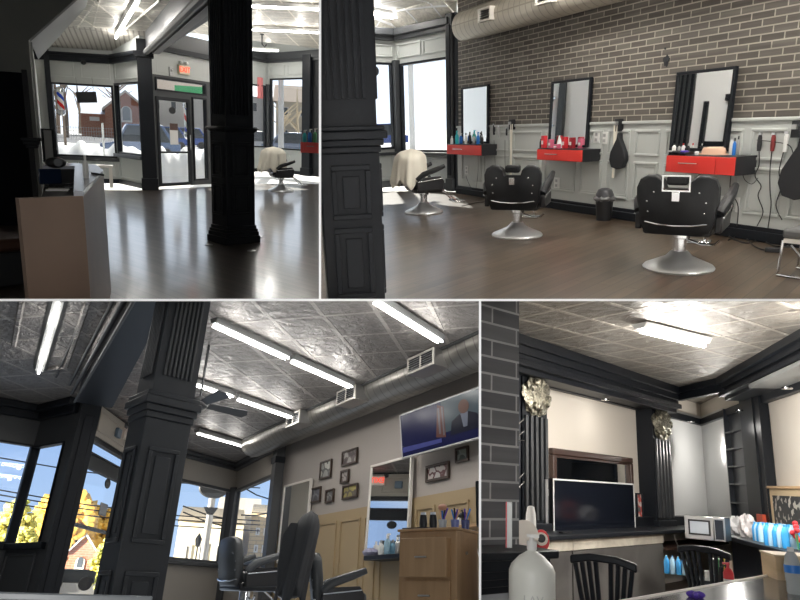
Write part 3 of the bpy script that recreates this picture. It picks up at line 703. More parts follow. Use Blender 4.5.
# hanging sign and barber pole in the left window
e = W1.uz(88, 97.5)
hs = thing('window_sign', 'black rectangular sign hanging tilted in the left front window', 'sign', W1.f(e[0], -.12, e[1]) @ Matrix.Rotation(R_(-4), 4, 'Y'))
k_ = (W1.uz(98, 97)[0] - W1.uz(78, 97)[0]) / 2
part('board', MB().box(-k_, k_, -.01, .01, -.14, .14), BLACK2, hs); part('cord', MB().tube([(-k_ * .8, 0, .14), (-k_ * .8, 0, .5)], .004, 4).tube([(k_ * .8, 0, .14), (k_ * .8, 0, .5)], .004, 4), P_BLACK, hs)
e = W1.uz(65, 116)
barber_pole('barber pole with red and blue stripes in the left front window', W1.f(e[0], -.25, e[1]), W1.uz(65, 87)[1] - e[1], .1)
e = W3.uz(198, 152)
barber_pole('barber pole with red and blue stripes seen through the door sidelight', W3.f(e[0], .35, W3.uz(198, 140)[1]), W3.uz(198, 101)[1] - W3.uz(198, 140)[1], .11)
single('camera_dome', 'small black ceiling camera on the transom above the left window', 'camera', W1.f(W1.uz(85, 62)[0], -.14, W1.uz(85, 63)[1]), MB().ell((0, 0, 0), (.07, .07, .06)), P_BLACK)
# caped chair and red shelf on the right edge
e = R.fl(281, 191)
Mq = R.at(e, -75)
ch1 = barber_chair('black barber chair under a white cape, beside the red shelf', Mq, scale=1.05, lobes=False, head=False)
cape('white barber cape draped over the chair back beside the red shelf', R.at(e) @ Matrix.Translation((-.2, 0, 0)), .38, .46, .56, 1.2, lean=-.06, seed=3)
SH = R.dist(311, 149, 14.4)
sh = thing('wall_cabinet', 'red floating cabinet at the right edge beside the caped chair', 'cabinet', R.at(SH))
part('body', MB().box(-.22, .5, -.15, .2, -.08, .14), BLACK2, sh); part('drawer', MB().box(-.22, .4, -.17, -.15, -.08, .14), RED, sh, bevel=.004)
part('handle', MB().tube([(-.1, -.185, .06), (.06, -.185, .06)], .008), CHROME, sh)
for i, (dx, m_, l) in enumerate(((-.14, P_TEAL, 'teal'), (-.03, P_BLUE, 'blue'), (.08, P_GREEN, 'green'))):
    bottle('spray_bottle', '%s bottle on the red cabinet by the side window' % l, R.at(SH) @ Matrix.Translation((dx, .0, .14)), .24 + .02 * i, .045, m_, P_WHITE, pump=True)
# --- outdoors beyond the shop front
RED_BRICK = brick_mat('church_brick', 'xz', (.36, .12, .07), (.42, .15, .09), (.45, .3, .22), .6, .2, .02, .8, .1)
struct('ground', MB().prism([(-60, 18.5), (-3.5, 17.2), (4, 23), (16, 24), (90, 40), (140, 260), (-140, 260)], -.35, -.2, 'z'), SNOW, R.M)
struct('ground_road', MB().box(-120, 120, 70, 118, -.19, -.17), ASPHALT, R.M)
def far(px, py, d): p = R.dist(px, py, d); return p
def bank(label, px0, px1, ytop, d, thick, seed):
    """an uneven heap of ploughed snow"""
    rnd = random.Random(seed); A, Bq = R.dist(px0, 140, d), R.dist(px1, 140, d); Bq.z = A.z = -.2; zt_ = R.vz((A + Bq) / 2, ytop)
    def fn(u, v):
        p = A.lerp(Bq, u); n = math.sin(math.pi * v) ** .6
        hgt = (zt_ + .2) * n * (.85 + .08 * math.sin(u * 17 + seed) + .05 * math.sin(u * 37 + 3 * v))
        return (p.x, p.y + (v - .5) * thick, -.2 + hgt)
    o = single('snow_bank', label, 'snow', R.M, MB().grid(fn, 60, 10), SNOW, ang=80)
    return o
bank('ploughed snow bank beyond the left front window', 44, 148, 140, 26, 3.5, 2)
bank('ploughed snow bank beyond the glass door', 150, 215, 146, 24, 2.5, 5)
# church
e = R.dist(127, 124, 110); e.z = -.2
zt_ = R.vz(e, 90); ze = R.vz(e, 106)
Mch = R.at(e)
kpx = e.length / F
chn = thing('church', 'red brick church with gabled front and arched window across the street', 'building', Mch)
ROOF = mat('roof_snowy', (.62, .7, .85), .6)
hw_ = 17.5 * kpx
part('gable_wall', MB().prism([(-hw_, 0), (hw_, 0), (hw_, ze), (0, zt_), (-hw_, ze)], 0, 14, 'y'), RED_BRICK, chn)
part('roof', MB().prism([(-hw_ - .4, ze - .3), (0, zt_ + .25), (hw_ + .4, ze - .3), (hw_ + .4, ze - .7), (0, zt_ - .15), (-hw_ - .4, ze - .7)], -.3, 14.3, 'y'), CREAM, chn)
part('side_wing', MB().box(-hw_ - 20 * kpx, -hw_, 2, 16, 0, R.vz(e, 114)), RED_BRICK, chn)
part('wing_roof', MB().prism([(2, R.vz(e, 114)), (16, R.vz(e, 114)), (12, R.vz(e, 95)), (10, R.vz(e, 95))], -hw_ - 20 * kpx, -hw_ * .2, 'x'), ROOF, chn)
ar = [(-4.5 * kpx, 0), (4.5 * kpx, 0)] + [(4.5 * kpx * math.cos(t), (R.vz(e, 110) - R.vz(e, 121)) + 4.5 * kpx * math.sin(t)) for t in [math.pi * k / 10 for k in range(11)]]
zb_ = R.vz(e, 121)
aw = part('arched_window', MB().prism([(x, z + zb_) for x, z in ar], -.12, 0, 'y'), WHITE, chn)
part('window_glass', MB().prism([(x * .7, z * .85 + zb_ + .3) for x, z in ar], -.16, -.12, 'y'), mat('church_glass', (.25, .3, .35), .2), aw)
part('ground_window', MB().box(-hw_ - 13 * kpx, -hw_ - 5 * kpx, 1.9, 2, R.vz(e, 121), R.vz(e, 117)), WHITE, chn)
BARE = mat('bare_bark', (.22, .17, .13), .9)
YEL = noise_col(mat('yellow_leaves', (.6, .4, .1), .8), (.45, .3, .08), (.7, .5, .16), .8)
for i, (px, d_, hh) in enumerate(((66, 95, 11), (80, 140, 12), (118, 150, 15), (58, 130, 13))):
    e = R.dist(px, 128, d_); e.z = -.2
    tree(['bare pale tree just right of the barber pole', 'bare tree behind the low wing of the church', 'bare tree rising behind the church gable', 'bare tree left behind the barber pole'][i], R.at(e), hh, hh * .3, None, BARE, i)
fm = MB(); fA, fB = R.dist(50, 131, 84), R.dist(150, 131, 84); fA.z = fB.z = -.2
for k in range(41):
    p = fA.lerp(fB, k / 40); fm.box(p.x - .02, p.x + .02, p.y - .02, p.y + .02, -.2, 1.3)
for zz in (.4, .8, 1.2): fm.tube([fA + Vector((0, 0, zz + .2)), fB + Vector((0, 0, zz + .2))], .02, 5)
single('fence', 'grey wire fence along the road before the church', 'fence', R.M, fm, STEEL)
e = R.dist(64.5, 130, 60); e.z = -.2
single('utility_pole', 'dark thin utility pole right of the barber pole', 'pole', R.at(e), MB().lathe([(.1, 0), (.08, R.vz(e, 60))], 10), BARE)
e = R.dist(104, 150, 22)
e.z = -.2
single('sign_post', 'white thin sign post in the snow bank', 'pole', R.at(e), MB().lathe([(.03, 0), (.03, R.vz(e, 116))], 8), P_WHITE)
for (px, py, d_, col, L, lab) in ((163, 0, 62, (.02, .08, .35), 4.5, 'blue car parked beyond the glass door'), (186, 0, 66, (.03, .10, .4), 4.2, 'darker blue car parked right behind the door frame'),
                          (255, 0, 64, (.45, .47, .5), 4.2, 'silver car beyond the window right of the column'), (288, 0, 60, (.16, .2, .3), 4.8, 'dark blue car beyond the side window'), (303, 0, 62, (.5, .5, .5), 4.5, 'pale car at the right end of the side window'),
                          (139, 0, 40, (.1, .16, .3), 4.2, 'dark blue car beyond the angled window')):
    e = R.dist(px, 128, d_); e.z = -.2; car(lab, R.at(e, 4), L, col, h=1.9)
HW = mat('house_white', (.7, .7, .68), .8)
def house(label, px0, px1, ytop, yeave, d_, m, roofm, wins=3, depth=10, floors=2):
    A, Bq = R.dist(px0, 128, d_), R.dist(px1, 128, d_); c_ = (A + Bq) / 2; c_.z = -.2; hw2 = (A - Bq).length / 2
    ze, zt = R.vz(c_, yeave) + .2, R.vz(c_, ytop) + .2
    t = thing('house', label, 'building', R.at(c_))
    part('wall', MB().box(-hw2, hw2, 0, depth, 0, ze), m, t)
    part('roof', MB().prism([(-.6, ze - .1), (depth + .6, ze - .1), (depth / 2, zt)], -hw2 - .4, hw2 + .4, 'x'), roofm, t)
    for f_ in range(floors):
        for k in range(wins):
            x = -hw2 + 2 * hw2 * (k + .5) / wins; z = ze * (f_ + .35) / floors; ww, hh = hw2 * .35 / wins, ze * .3 / floors
            q = part('window', rim(MB(), x - ww, x + ww, z, z + hh * 1.3, ww * .2, -.08, 0), WHITE, t)
            part('pane', MB().box(x - ww * .8, x + ww * .8, -.03, 0, z + .1, z + hh * 1.3 - .1), mat('dark_pane', (.08, .1, .12), .15), q)
    return t
ROOFB = mat('roof_brown', (.38, .3, .24), .8); BEIGE = mat('house_beige', (.62, .56, .45), .8)
house('white clapboard house beyond the glass door', 150, 214, 78, 96, 120, HW, ROOFB, 4)
house('pale house with brown roof beyond the side window', 276, 330, 84, 102, 100, BEIGE, ROOFB, 3)
house('white house beyond the window just right of the column', 236, 274, 80, 96, 105, HW, ROOF, 3)
for i, (px, d_, hh) in enumerate(((283, 60, 6), (297, 70, 7))):
    e = R.dist(px, 128, d_); e.z = -.2
    tree(['bare snowy street tree in the side window', 'second bare street tree nearer the black pilaster'][i], R.at(e), hh, hh * .33, None, mat('pale_bark%d' % i, (.6, .5, .35), .9), 20 + i)
e = R.dist(281, 128, 45); e.z = -.2
single('utility_pole', 'thick pale utility pole beyond the side window', 'pole', R.at(e), MB().lathe([(.2, 0), (.16, 9)], 12), mat('pale_pole', (.5, .5, .5), .8))
e = R.dist(192, 100, 70)
ss = thing('street_sign', 'green street name sign beyond the transom window', 'sign', R.at(R.dist(192, 90, 60)))
part('plate', MB().box(-1.4, 1.4, -.03, .03, -.3, .3), mat('sign_green', (.02, .35, .12), .4), ss); part('post', MB().tube([(1.5, .08, .4), (1.5, .08, -12)], .06), STEEL, ss)
# flag-like red and white pennant in the window right of the column
e = W4.uz(259.5, 88)
single('pennant', 'red and white barber banner hanging in the window right of the column', 'banner', W4.f(e[0], -.05, e[1]), MB().grid(lambda u, v: ((u - .5) * .3, .03 * math.sin(u * 9), (v - .5) * .8), 8, 8, .01), mat('banner_red', (.65, .2, .2), .7))
# sun patch light through the door
def spot(R, pos, tgt, energy, size=20, col=(1, .85, .62), name='sunlight_through_window', blend=.1):
    l = bpy.data.lights.new(name, 'SPOT'); l.energy = energy; l.spot_size = R_(size); l.spot_blend = blend; l.color = col; l.shadow_soft_size = .05
    o = bpy.data.objects.new(name, l); COL.objects.link(o)
    p = R.M @ Vector(pos); q = R.M @ Vector(tgt)
    o.location = p; o.rotation_euler = (p - q).to_track_quat('Z', 'Y').to_euler(); return o
close('tl')
# =================================================================== room two (upper right): cutting stations on the brick wall
R = Room(560, 150, 121, 0.0, 0.0, 1.45)
FLOOR2 = brick_mat('worn_brown_floor', 'xy', (.058, .039, .025), (.098, .069, .045), (.025, .018, .012), 1.5, .13, .005, .34, .15, .37, rot=-62, noise=.35)
B(FLOOR2).inputs['Coat Weight'].default_value = .35; B(FLOOR2).inputs['Coat Roughness'].default_value = .25
BRICK = brick_mat('dark_brick', 'xz', (.075, .066, .056), (.13, .116, .10), (.34, .31, .26), .29, .083, .008, .75, .5, .5, noise=.3)
WB0, WB1 = R.fl(459, 193), R.fl(800, 247)
WB = Wall(R, WB0, WB1)
ztop = 3.75
struct('floor_2', MB().prism([(-9, -2), (12, -2), (12, 8), (WB0.x + .1, WB0.y + .1), (-2.8, 14.6), (-9, 14)], -.1, 0, 'z'), FLOOR2, R.M)
zw = WB.uz(600, 122)[1]
xw = WB.uz(458.5, 110)[0]
struct('wall_brick', MB().box(xw, WB.len + 4, 0, .2, zw, ztop + .4), BRICK, WB.M)
struct('wall_wainscot', MB().box(xw, WB.len + 4, -.03, .2, 0, zw), GREY, WB.M)
mb = MB().box(0, WB.len + 4, -.06, -.03, zw - .04, zw)
struct('trim_40', mb, GREY, WB.M, bevel=.008)
def pnl(W, rects, name, y=-.05, m=None, w_=.035, y1=-.03):
    mb = MB()
    for r_ in rects: rim(mb, r_[0], r_[1], r_[2], r_[3], w_, y, y1)
    return struct(name, mb, m or GREY, W.M, bevel=.008)
xs = [462, 484, 513, 545, 580, 607, 634, 664, 706, 748, 792, 840, 890]
u = [WB.uz(x, 150)[0] for x in xs]
zb1 = .30; zm = zw * .66
pnl(WB, [(u[i] + .05, u[i + 1] - .05, zb1, zm - .08) for i in range(len(u) - 1)], 'trim_41')
pnl(WB, [(u[i] + .05, u[i + 1] - .05, zm, zw - .12) for i in range(len(u) - 1)], 'trim_42')
pnl(WB, [(u[i] + .1, u[i + 1] - .1, zb1 + .05, zm - .13) for i in range(len(u) - 1)], 'trim_43', y=-.04, w_=.015)
struct('baseboard_brick', MB().box(0, WB.len + 4, -.06, -.03, 0, .17).box(0, WB.len + 4, -.085, -.03, 0, .12), BLACK, WB.M, bevel=.01)
# window walls
g0, g1, g2 = R.fl(318, 194), R.fl(400, 186), R.fl(455, 190.5)
W6 = Wall(R, g0, g1); W7 = Wall(R, g1, g2)
q6 = W6.rect(321, 392.5, 61.5, 151); q7 = W7.rect(407, 449, 59.5, 152)
q6 = (q6[0], W6.len - .12, q6[2], q6[3]); q7 = (.13, q7[1] + .02, q7[2], q7[3])
zk = W7.uz(425, 26)[1]
struct('wall_window_left', holed(MB(), 0, W6.len, 0, zk + .8, 0, .12, [q6]), GREY, W6.M)
struct('wall_window_right', holed(MB(), 0, W7.len + .1, 0, zk + .8, 0, .12, [q7]), GREY, W7.M)
window(7, W6, q6, BLACK, .05); window(8, W7, q7, BLACK, .05)
struct('trim_44', MB().box(W6.len - .14, W6.len + .02, -.14, 0, 0, q6[3] + .05), SLATE, W6.M, bevel=.01)
struct('trim_45', MB().box(0, .14, -.06, .0, 0, q7[3] + .05), SLATE, W7.M, bevel=.01)
pnl(W6, [(.3, W6.len - .1, q6[3] + .12, zk - .28)], 'trim_46', y=-.025, y1=0); h_ = (W7.len - .1) / 2
pnl(W7, [(.08, h_ - .02, q7[3] + .12, zk - .28), (h_ + .06, W7.len - .12, q7[3] + .12, zk - .28)], 'trim_47', y=-.025, y1=0)
pnl(W7, [(.08, h_ - .02, .2, q7[2] - .12), (h_ + .06, W7.len - .12, .2, q7[2] - .12)], 'trim_48', y=-.025, y1=0)
pnl(W6, [(.3, W6.len - .2, .2, q6[2] - .12)], 'trim_49', y=-.025, y1=0)
for n, W in ((50, W6), (51, W7)):
    struct('trim_%d' % n, MB().box(0, W.len, -.2, 0, zk - .1, zk + .06).box(0, W.len, -.12, 0, zk - .2, zk - .08), SLATE, W.M, bevel=.02)
    struct('trim_%d' % (n + 2), MB().box(0, W.len, -.12, 0, q7[2] - .07, q7[2]), SLATE, W.M, bevel=.01)
    struct('baseboard_%s' % ('window_left' if n == 50 else 'window_right'), MB().box(0, W.len, -.03, 0, 0, .16), SLATE, W.M)
# pilaster
e = W7.uz(454.5, 115)[0]
pl_ = thing('column', 'tall dark grey pilaster between the right window and the brick wall', 'column', W7.f(e, -.1, 0))
part('shaft', MB().box(-.1, .1, -.06, .1, 0, zk + .12), SLATE, pl_, bevel=.01); part('inner_strip', MB().box(-.05, .05, -.08, -.06, .35, zk - .1), BLACK, pl_); part('side_strip', MB().box(.1, .17, -.02, .1, 0, zk + .12), BLACK, pl_)
part('plinth', MB().box(-.12, .12, -.09, .1, 0, .28), SLATE, pl_, bevel=.01)
# ceiling
TIN3 = tin_mat('pressed_tin_ivory', (.78, .74, .66), .2, .45, .8, 30, .7, 5)
struct('ceiling_3', MB().prism([(-9, -2), (14, -2), (14, 9), (g2.x + .4, g2.y + .1), (g1.x, g1.y + .1), (g0.x - 4, g0.y)], zk + .35, zk + .41, 'z'), TIN3, R.M)
p0 = W7.L @ Vector((-.0, 0, zk + .06)); p1 = W7.L @ Vector((W7.len + .1, 0, zk + .06)); o_ = (W7.L.to_3x3() @ Vector((0, -.45, 0))) + Vector((0, 0, .3))
m0 = W6.L @ Vector((0, 0, zk + .06)); om = (W6.L.to_3x3() @ Vector((0, -.45, 0))) + Vector((0, 0, .3))
def sheet(name, P, m, th=.03):
    n = len(P); T = Vector((0, 0, th)); return struct(name, MB().add(list(P) + [p + T for p in P], [tuple(range(n)), tuple(range(2 * n - 1, n - 1, -1))] + [((i + 1) % n, i, n + i, n + (i + 1) % n) for i in range(n)]), m, R.M)
sheet('trim_54', [p0, p1, p1 + o_, p0 + o_ + Vector((-.2, 0, 0))], TIN3); sheet('trim_55', [m0, p0, p0 + om + Vector((-.1, 0, 0)), m0 + om], TIN3)
moulding([p0 + o_, p1 + o_], .04, 'trim_56', TIN3); moulding([p0 + o_ * 2.4, p1 + o_ * 2.4 + Vector((0, 0, 0))], .03, 'trim_57', TIN3)
zc3 = zk + .34
def fx(a, b_, lab, grp, **k): return fixture(R, R.fl(*a, zc3), R.fl(*b_, zc3), zc3, lab, grp, **k)
fx((366, 8), (411, 16.5), 'double tube ceiling light nearest the large pillar', None, tubes=2, width=.14, energy=30)
fx((366, 15), (382, 19.5), 'short ceiling light seen at the edge of the large pillar', None, tubes=1, width=.12, energy=8)
fx((384, 19.5), (409, 25.5), 'farthest ceiling light near the window corner', None, tubes=1, width=.12, energy=12)
fx((434, 7), (478, -1), 'faint ceiling light close to the air duct', None, tubes=1, width=.1, energy=0)
for i, (x_, y_) in enumerate(((1.2, 6.4), (3.4, 4.4), (-.6, 9.4))):  # out of view, like the shop's other tubes, added to brighten the room
    fixture(R, (x_ - .3, y_), (x_ + 2.4, y_ + .5), zc3, ['ceiling light above the open floor in front of the pillar', 'ceiling light above the front barber chair', 'ceiling light above the middle barber chair'][i], None, tubes=2, width=.14, energy=190)
# large pillar at the left
pe = R.fl(381.5, 330); pf = R.fl(300, 338)
tq = R.dist(347, 150, 4.35)
Mpi = R.M @ Matrix.Translation((tq.x, tq.y, 0)) @ Matrix.Rotation(math.atan2(-tq.x, tq.y) + R_(4), 4, 'Z')
tz = Vector((tq.x, tq.y, 0))
column('huge black pillar at the left edge of the brick wall view, fluted above', Mpi, .38, .42, (R.vz(tz, 152), R.vz(tz, 126), 4.1), (BLACK, BLACK), ('f', 'r'), 6, .05, d_pan=((.1, .55), (.60, .93)))
# duct
DUCT = brick_mat('galvanised_duct', 'xz', (.52, .48, .40), (.56, .52, .44), (.38, .35, .29), .16, 9, .012, .38, .5, 0); B(DUCT).inputs['Metallic'].default_value = .35
dr_ = .27
pA = R.dist(466, 14, 12.9); 
cz = zk + .02
def dline(px, py, z): return R.fl(px, py, z)
zd = 3.30
yb = WB.I @ R.fl(560, 14, zd - .0)
# duct axis runs along the brick wall a little way off it
off = -.32
def duct_z(px, py): return WB.uz(px, py, off)[1]
za = duct_z(550, 1)
du = thing('air_duct', 'round cream spiral air duct along the top of the brick wall', 'duct', WB.M @ Matrix.Translation((0, off, za)))
part('pipe', MB().lathe([(dr_, WB.uz(464, 8, off)[0]), (dr_, 12)], 40, Matrix.Rotation(math.pi / 2, 4, 'Y')), DUCT, du)
for i, px in enumerate((486, 545)):
    x = WB.uz(px, 8, off - .3)[0]
    v_ = part('vent_grille', rim(MB(), x - .2, x + .2, -.1, .12, .03, -dr_ - .08, -dr_ + .1), CREAM, du)
    sl = MB()
    for k in range(5): sl.box(x - .18, x + .18, -dr_ - .05, -dr_ + .05, -.07 + k * .035, -.06 + k * .035)
    part('slat', sl, SLATE, v_)
# mirrors
def mirror(x0, x1, yt, yb, label, tilt=0, fw=.035):
    r_ = WB.rect(x0, x1, yt, yb, -.07); cx_, cz_ = (r_[0] + r_[1]) / 2, (r_[2] + r_[3]) / 2; hw_, hh = (r_[1] - r_[0]) / 2, (r_[3] - r_[2]) / 2
    t = thing('wall_mirror', label, 'mirror', WB.M @ Matrix.Translation((cx_, -.07, cz_)) @ Matrix.Rotation(R_(tilt), 4, 'X'))
    part('frame', rim(MB(), -hw_, hw_, -hh, hh, fw, -.025, .03), BLACK, t, bevel=.004); part('mirror_glass', MB().box(-hw_ + fw, hw_ - fw, -.005, .02, -hh + fw, hh - fw), MIRROR, t)
    return t
mirror(462, 488.5, 86, 143, 'black framed mirror over the red cabinet nearest the windows')
mirror(550.5, 589.5, 79.5, 147, 'black framed mirror over the middle red cabinet', tilt=-2)
mirror(674, 732, 69.5, 151, 'largest black framed mirror, over the red cabinet nearest the camera', tilt=-2)
# floating cabinets: red fronts, black sides
def cabinet(x0, x1, yt, yb, xs_, label, split=None, depth=.36):
    yq = -.03 - depth; r_ = WB.rect(x0, x1, yt, yb, yq); w_ = r_[1] - r_[0]; h = r_[3] - r_[2]
    t = thing('wall_cabinet', label, 'cabinet', WB.M @ Matrix.Translation((r_[0], -.03, r_[2])))
    part('body', MB().box(0, w_, -depth + .015, 0, .0, h), BLACK2, t, bevel=.003)
    cuts = [0, w_] if split is None else [0, w_ * split, w_]
    for i, (a_, b_) in enumerate(zip(cuts, cuts[1:])):
        d_ = part('drawer', MB().box(a_ + .004, b_ - .004, -depth - .005, -depth + .015, .004, h - .012), RED, t, bevel=.003)
        if i == 0: part('handle', MB().tube([(a_ + w_ * .22, -depth - .03, h * .55), (a_ + w_ * .5, -depth - .03, h * .55)], .008).box(a_ + w_ * .22, a_ + w_ * .24, -depth - .03, -depth, h * .53, h * .57).box(a_ + w_ * .48, a_ + w_ * .5, -depth - .03, -depth, h * .53, h * .57), CHROME, d_)
    return t, r_, depth
c1 = cabinet(447, 481, 144.5, 155, 0, 'red fronted floating cabinet crowded with bottles, nearest the windows')
c2 = cabinet(537, 582, 149, 161, 0, 'red fronted floating cabinet holding red boxes, second from the windows')
c3 = cabinet(666, 735, 155.5, 174, 0, 'wide red fronted floating cabinet with a tool tray, nearest the camera', split=.74)
def oncab(c, px, back=.5):
    t, r_, dpt = c; yq = -.03 - dpt * back; x = WB.uz(px, 150, yq)[0]
    return WB.M @ Matrix.Translation((x, yq, r_[3] + .001))
for i, (px, h, r, m_, cap_, pump, bk, lab) in enumerate((
    (452, .16, .03, P_WHITE, P_WHITE, 0, .8, 'white squat bottle at the left end of the window-side red cabinet'), (457, .25, .04, P_TEAL, P_TEAL, 1, .7, 'teal spray bottle on the window-side red cabinet'),
    (461, .2, .035, P_BLUE, P_WHITE, 1, .4, 'blue bottle with white top beside the teal spray bottle'), (466, .22, .03, P_WHITE, P_BLACK, 0, .6, 'pale bottle with black cap below the first mirror'),
    (470, .24, .028, P_BLACK, P_BLACK, 0, .5, 'slim black bottle below the first mirror'), (474, .19, .03, P_SIL, P_GREEN, 0, .6, 'silver bottle with green cap below the first mirror'),
    (478, .22, .035, P_BLUE, P_BLUE, 1, .5, 'bright blue spray bottle at the right end of the window-side red cabinet'), (482, .17, .03, P_BLACK, P_SIL, 0, .3, 'short black jar with silver lid at the mirror corner'))):
    bottle('bottle', lab, oncab(c1, px, bk), h, r, m_, cap_, pump=bool(pump))
for i, (px, w_, h, m_, bk, lab) in enumerate((
    (544, .07, .2, P_RED, .6, 'tall red box at the left of the middle cabinet'), (551, .06, .14, P_PINK, .5, 'pink box beside the tall red box'), (557, .09, .07, P_PINK, .8, 'low pink carton in front on the middle cabinet'),
    (565, .06, .18, P_RED, .6, 'deep red box right of the middle of the mirror'), (572, .07, .17, plastic('dark_red', (.3, .02, .03)), .4, 'dark red box near the right end of the middle cabinet'), (581, .07, .15, P_PINK, .2, 'pink red box at the mirror corner of the middle cabinet'))):
    t = thing('carton', lab, 'box', oncab(c2, px, bk)); part('box', MB().box(-w_ / 2, w_ / 2, -.04, .04, 0, h), m_, t, bevel=.004); part('label', MB().box(-w_ * .35, w_ * .35, -.043, -.04, h * .3, h * .6), P_WHITE, t)
bottle('bottle', 'thin black bottle left of the red boxes on the middle cabinet', oncab(c2, 540.5, .6), .15, .02, P_BLACK, P_BLACK)
single('tissue', 'white folded tissue standing between the red boxes', 'tissue', oncab(c2, 559, .4), MB().lathe([(.06, 0), (.035, .1), (.008, .2)], 7), P_WHITE)
for i, (px, h, r, m_, cap_, bk, lab) in enumerate((
    (674, .13, .025, P_WHITE, P_BLACK, .4, 'white bottle at the left end of the tool tray'), (679, .12, .02, P_SIL, P_BLACK, .5, 'silver can second in the tool tray'),
    (683, .13, .022, P_WHITE, P_RED, .4, 'white bottle with red cap in the tool tray'), (688, .13, .02, P_BLACK, P_WHITE, .5, 'black bottle with white cap beside the tan hat'),
    (731, .22, .02, P_WHITE, P_SIL, .3, 'white spray can right of the large mirror'), (734, .2, .02, P_BLUE, P_BLACK, .5, 'blue can right of the large mirror'), (737.5, .22, .02, P_SIL, P_BLACK, .3, 'silver can farthest right on the wide red cabinet'))):
    bottle('bottle', lab, oncab(c3, px, bk), h, r, m_, cap_)
t = thing('tool_tray', 'black tray of clippers on the wide red cabinet', 'tray', oncab(c3, 681, .8)); part('tray', rim(MB(), -.13, .13, 0, .03, .008, -.07, .07).box(-.13, .13, -.07, .07, 0, .01), P_BLACK, t)
part('clipper', MB().box(-.1, -.03, -.05, .03, .01, .045), P_BLACK, t, bevel=.01); part('clipper', MB().box(.03, .1, -.05, .03, .01, .05), P_PURPLE, t, bevel=.01)
t = thing('tan_hat', 'tan brimmed cap resting under the large mirror', 'hat', oncab(c3, 714, .35)); HATM = mat('hat_tan', (.75, .5, .36), .7)
part('crown', MB().lathe([(.15, 0), (.155, .04), (.135, .08), (.04, .092)], 24, sx=1.1, sy=.5), HATM, t); part('brim', MB().lathe([(.19, 0), (.19, .012)], 24, sx=1.1, sy=.5), HATM, t)
single('white_cup', 'white cup tipped over on the wide red cabinet', 'cup', oncab(c3, 697, .85), MB().lathe([(.02, 0), (.028, .03), (.02, .045)], 16), P_WHITE)
# waving hooks, clippers and cords on the wall
def wall_uz(px, py, y=-.05): x, z = WB.uz(px, py, y); return WB.M @ Matrix.Translation((x, y, z))
def clipper(px, py, label, m_=P_BLACK, s=1.0):
    t = thing('hair_clipper', label, 'hair clipper', wall_uz(px, py) @ Matrix.Scale(s, 4))
    part('body', MB().lathe([(.022, -.09), (.028, -.02), (.026, .06), (.018, .09)], 12, sy=.8), m_, t); part('blade', MB().box(-.02, .02, -.015, .01, .09, .115), CHROME, t); part('hook', MB().box(-.012, .012, .0, .03, -.02, .02), CHROME, t)
clipper(494, 130, 'black clipper hung leftmost on the wall between the first two mirrors'); clipper(499, 132, 'silver clipper hung second between the first two mirrors', P_SIL); clipper(506.5, 132, 'small dark trimmer hung third between the first two mirrors', P_BLACK, .7)
clipper(759.5, 143, 'black clipper hung leftmost to the right of the large mirror', P_BLACK, 1.0); clipper(773, 143, 'dark red clipper hung in the middle right of the large mirror', plastic('wine', (.2, .02, .02)), 1.0); clipper(786, 143, 'white clipper hung at the right of the row by the large mirror', P_WHITE, 1.1)
def cord(pts, label, r=.006, R_w=None, m_=P_BLACK, name='cord', smooth=True):
    P = [Vector(p) for p in pts]
    if smooth:
        Q = []
        for i in range(len(P) - 1):
            p0_, p1_, p2_, p3_ = P[max(i - 1, 0)], P[i], P[i + 1], P[min(i + 2, len(P) - 1)]
            for k in range(5):
                t = k / 5; Q.append(.5 * ((2 * p1_) + (-p0_ + p2_) * t + (2 * p0_ - 5 * p1_ + 4 * p2_ - p3_) * t * t + (-p0_ + 3 * p1_ - 3 * p2_ + p3_) * t ** 3))
        P = Q + [P[-1]]
    return single(name, label, 'cord', (R_w or WB).M, MB().tube(P, r, 6), m_)
def wc(pix_pts, label, y=-.06, **k): cord([(lambda q: (q[0], y, q[1]))(WB.uz(px, py, y)) for px, py in pix_pts], label, **k)
wc([(759, 150), (759, 165), (755, 176), (761, 186), (758, 196), (763, 212), (757, 226)], 'black cord hanging from the leftmost clipper right of the large mirror')
wc([(772, 150), (770, 170), (770, 190), (771, 205), (768, 228)], 'black cord hanging from the dark red clipper')
wc([(784, 150), (779, 172), (782, 185), (776, 205), (782, 220)], 'black cord hanging from the white clipper')
wc([(757, 140), (775, 142), (790, 146), (794, 160)], 'black cord looped between the three hanging clippers', r=.005)
wc([(731, 174), (730, 190), (733, 205), (727, 222)], 'black cord dropping from the wide red cabinet to the outlet')
wc([(728, 208), (726, 200), (732, 196), (738, 206), (737, 226)], 'looped black cord at the outlet by the front chair')
wc([(742, 172), (745, 180), (752, 184), (758, 178)], 'thin cord sagging right of the wide red cabinet', r=.004)
for px, lab in ((467, 'left'), (479, 'middle'), (491, 'right')):
    pass
wc([(478, 155), (478, 172), (476, 190)], 'thin cord hanging below the window-side red cabinet', r=.004)
wc([(494, 140), (495, 160), (496, 185)], 'thin cord hanging from the leftmost clipper between the first mirrors', r=.004)
wc([(505, 140), (505, 160), (506, 185)], 'thin cord hanging from the small dark trimmer', r=.004)
wc([(466, 176), (469, 184), (476, 196), (490, 200)], 'black cord from the wall outlet near the windows down to the floor')
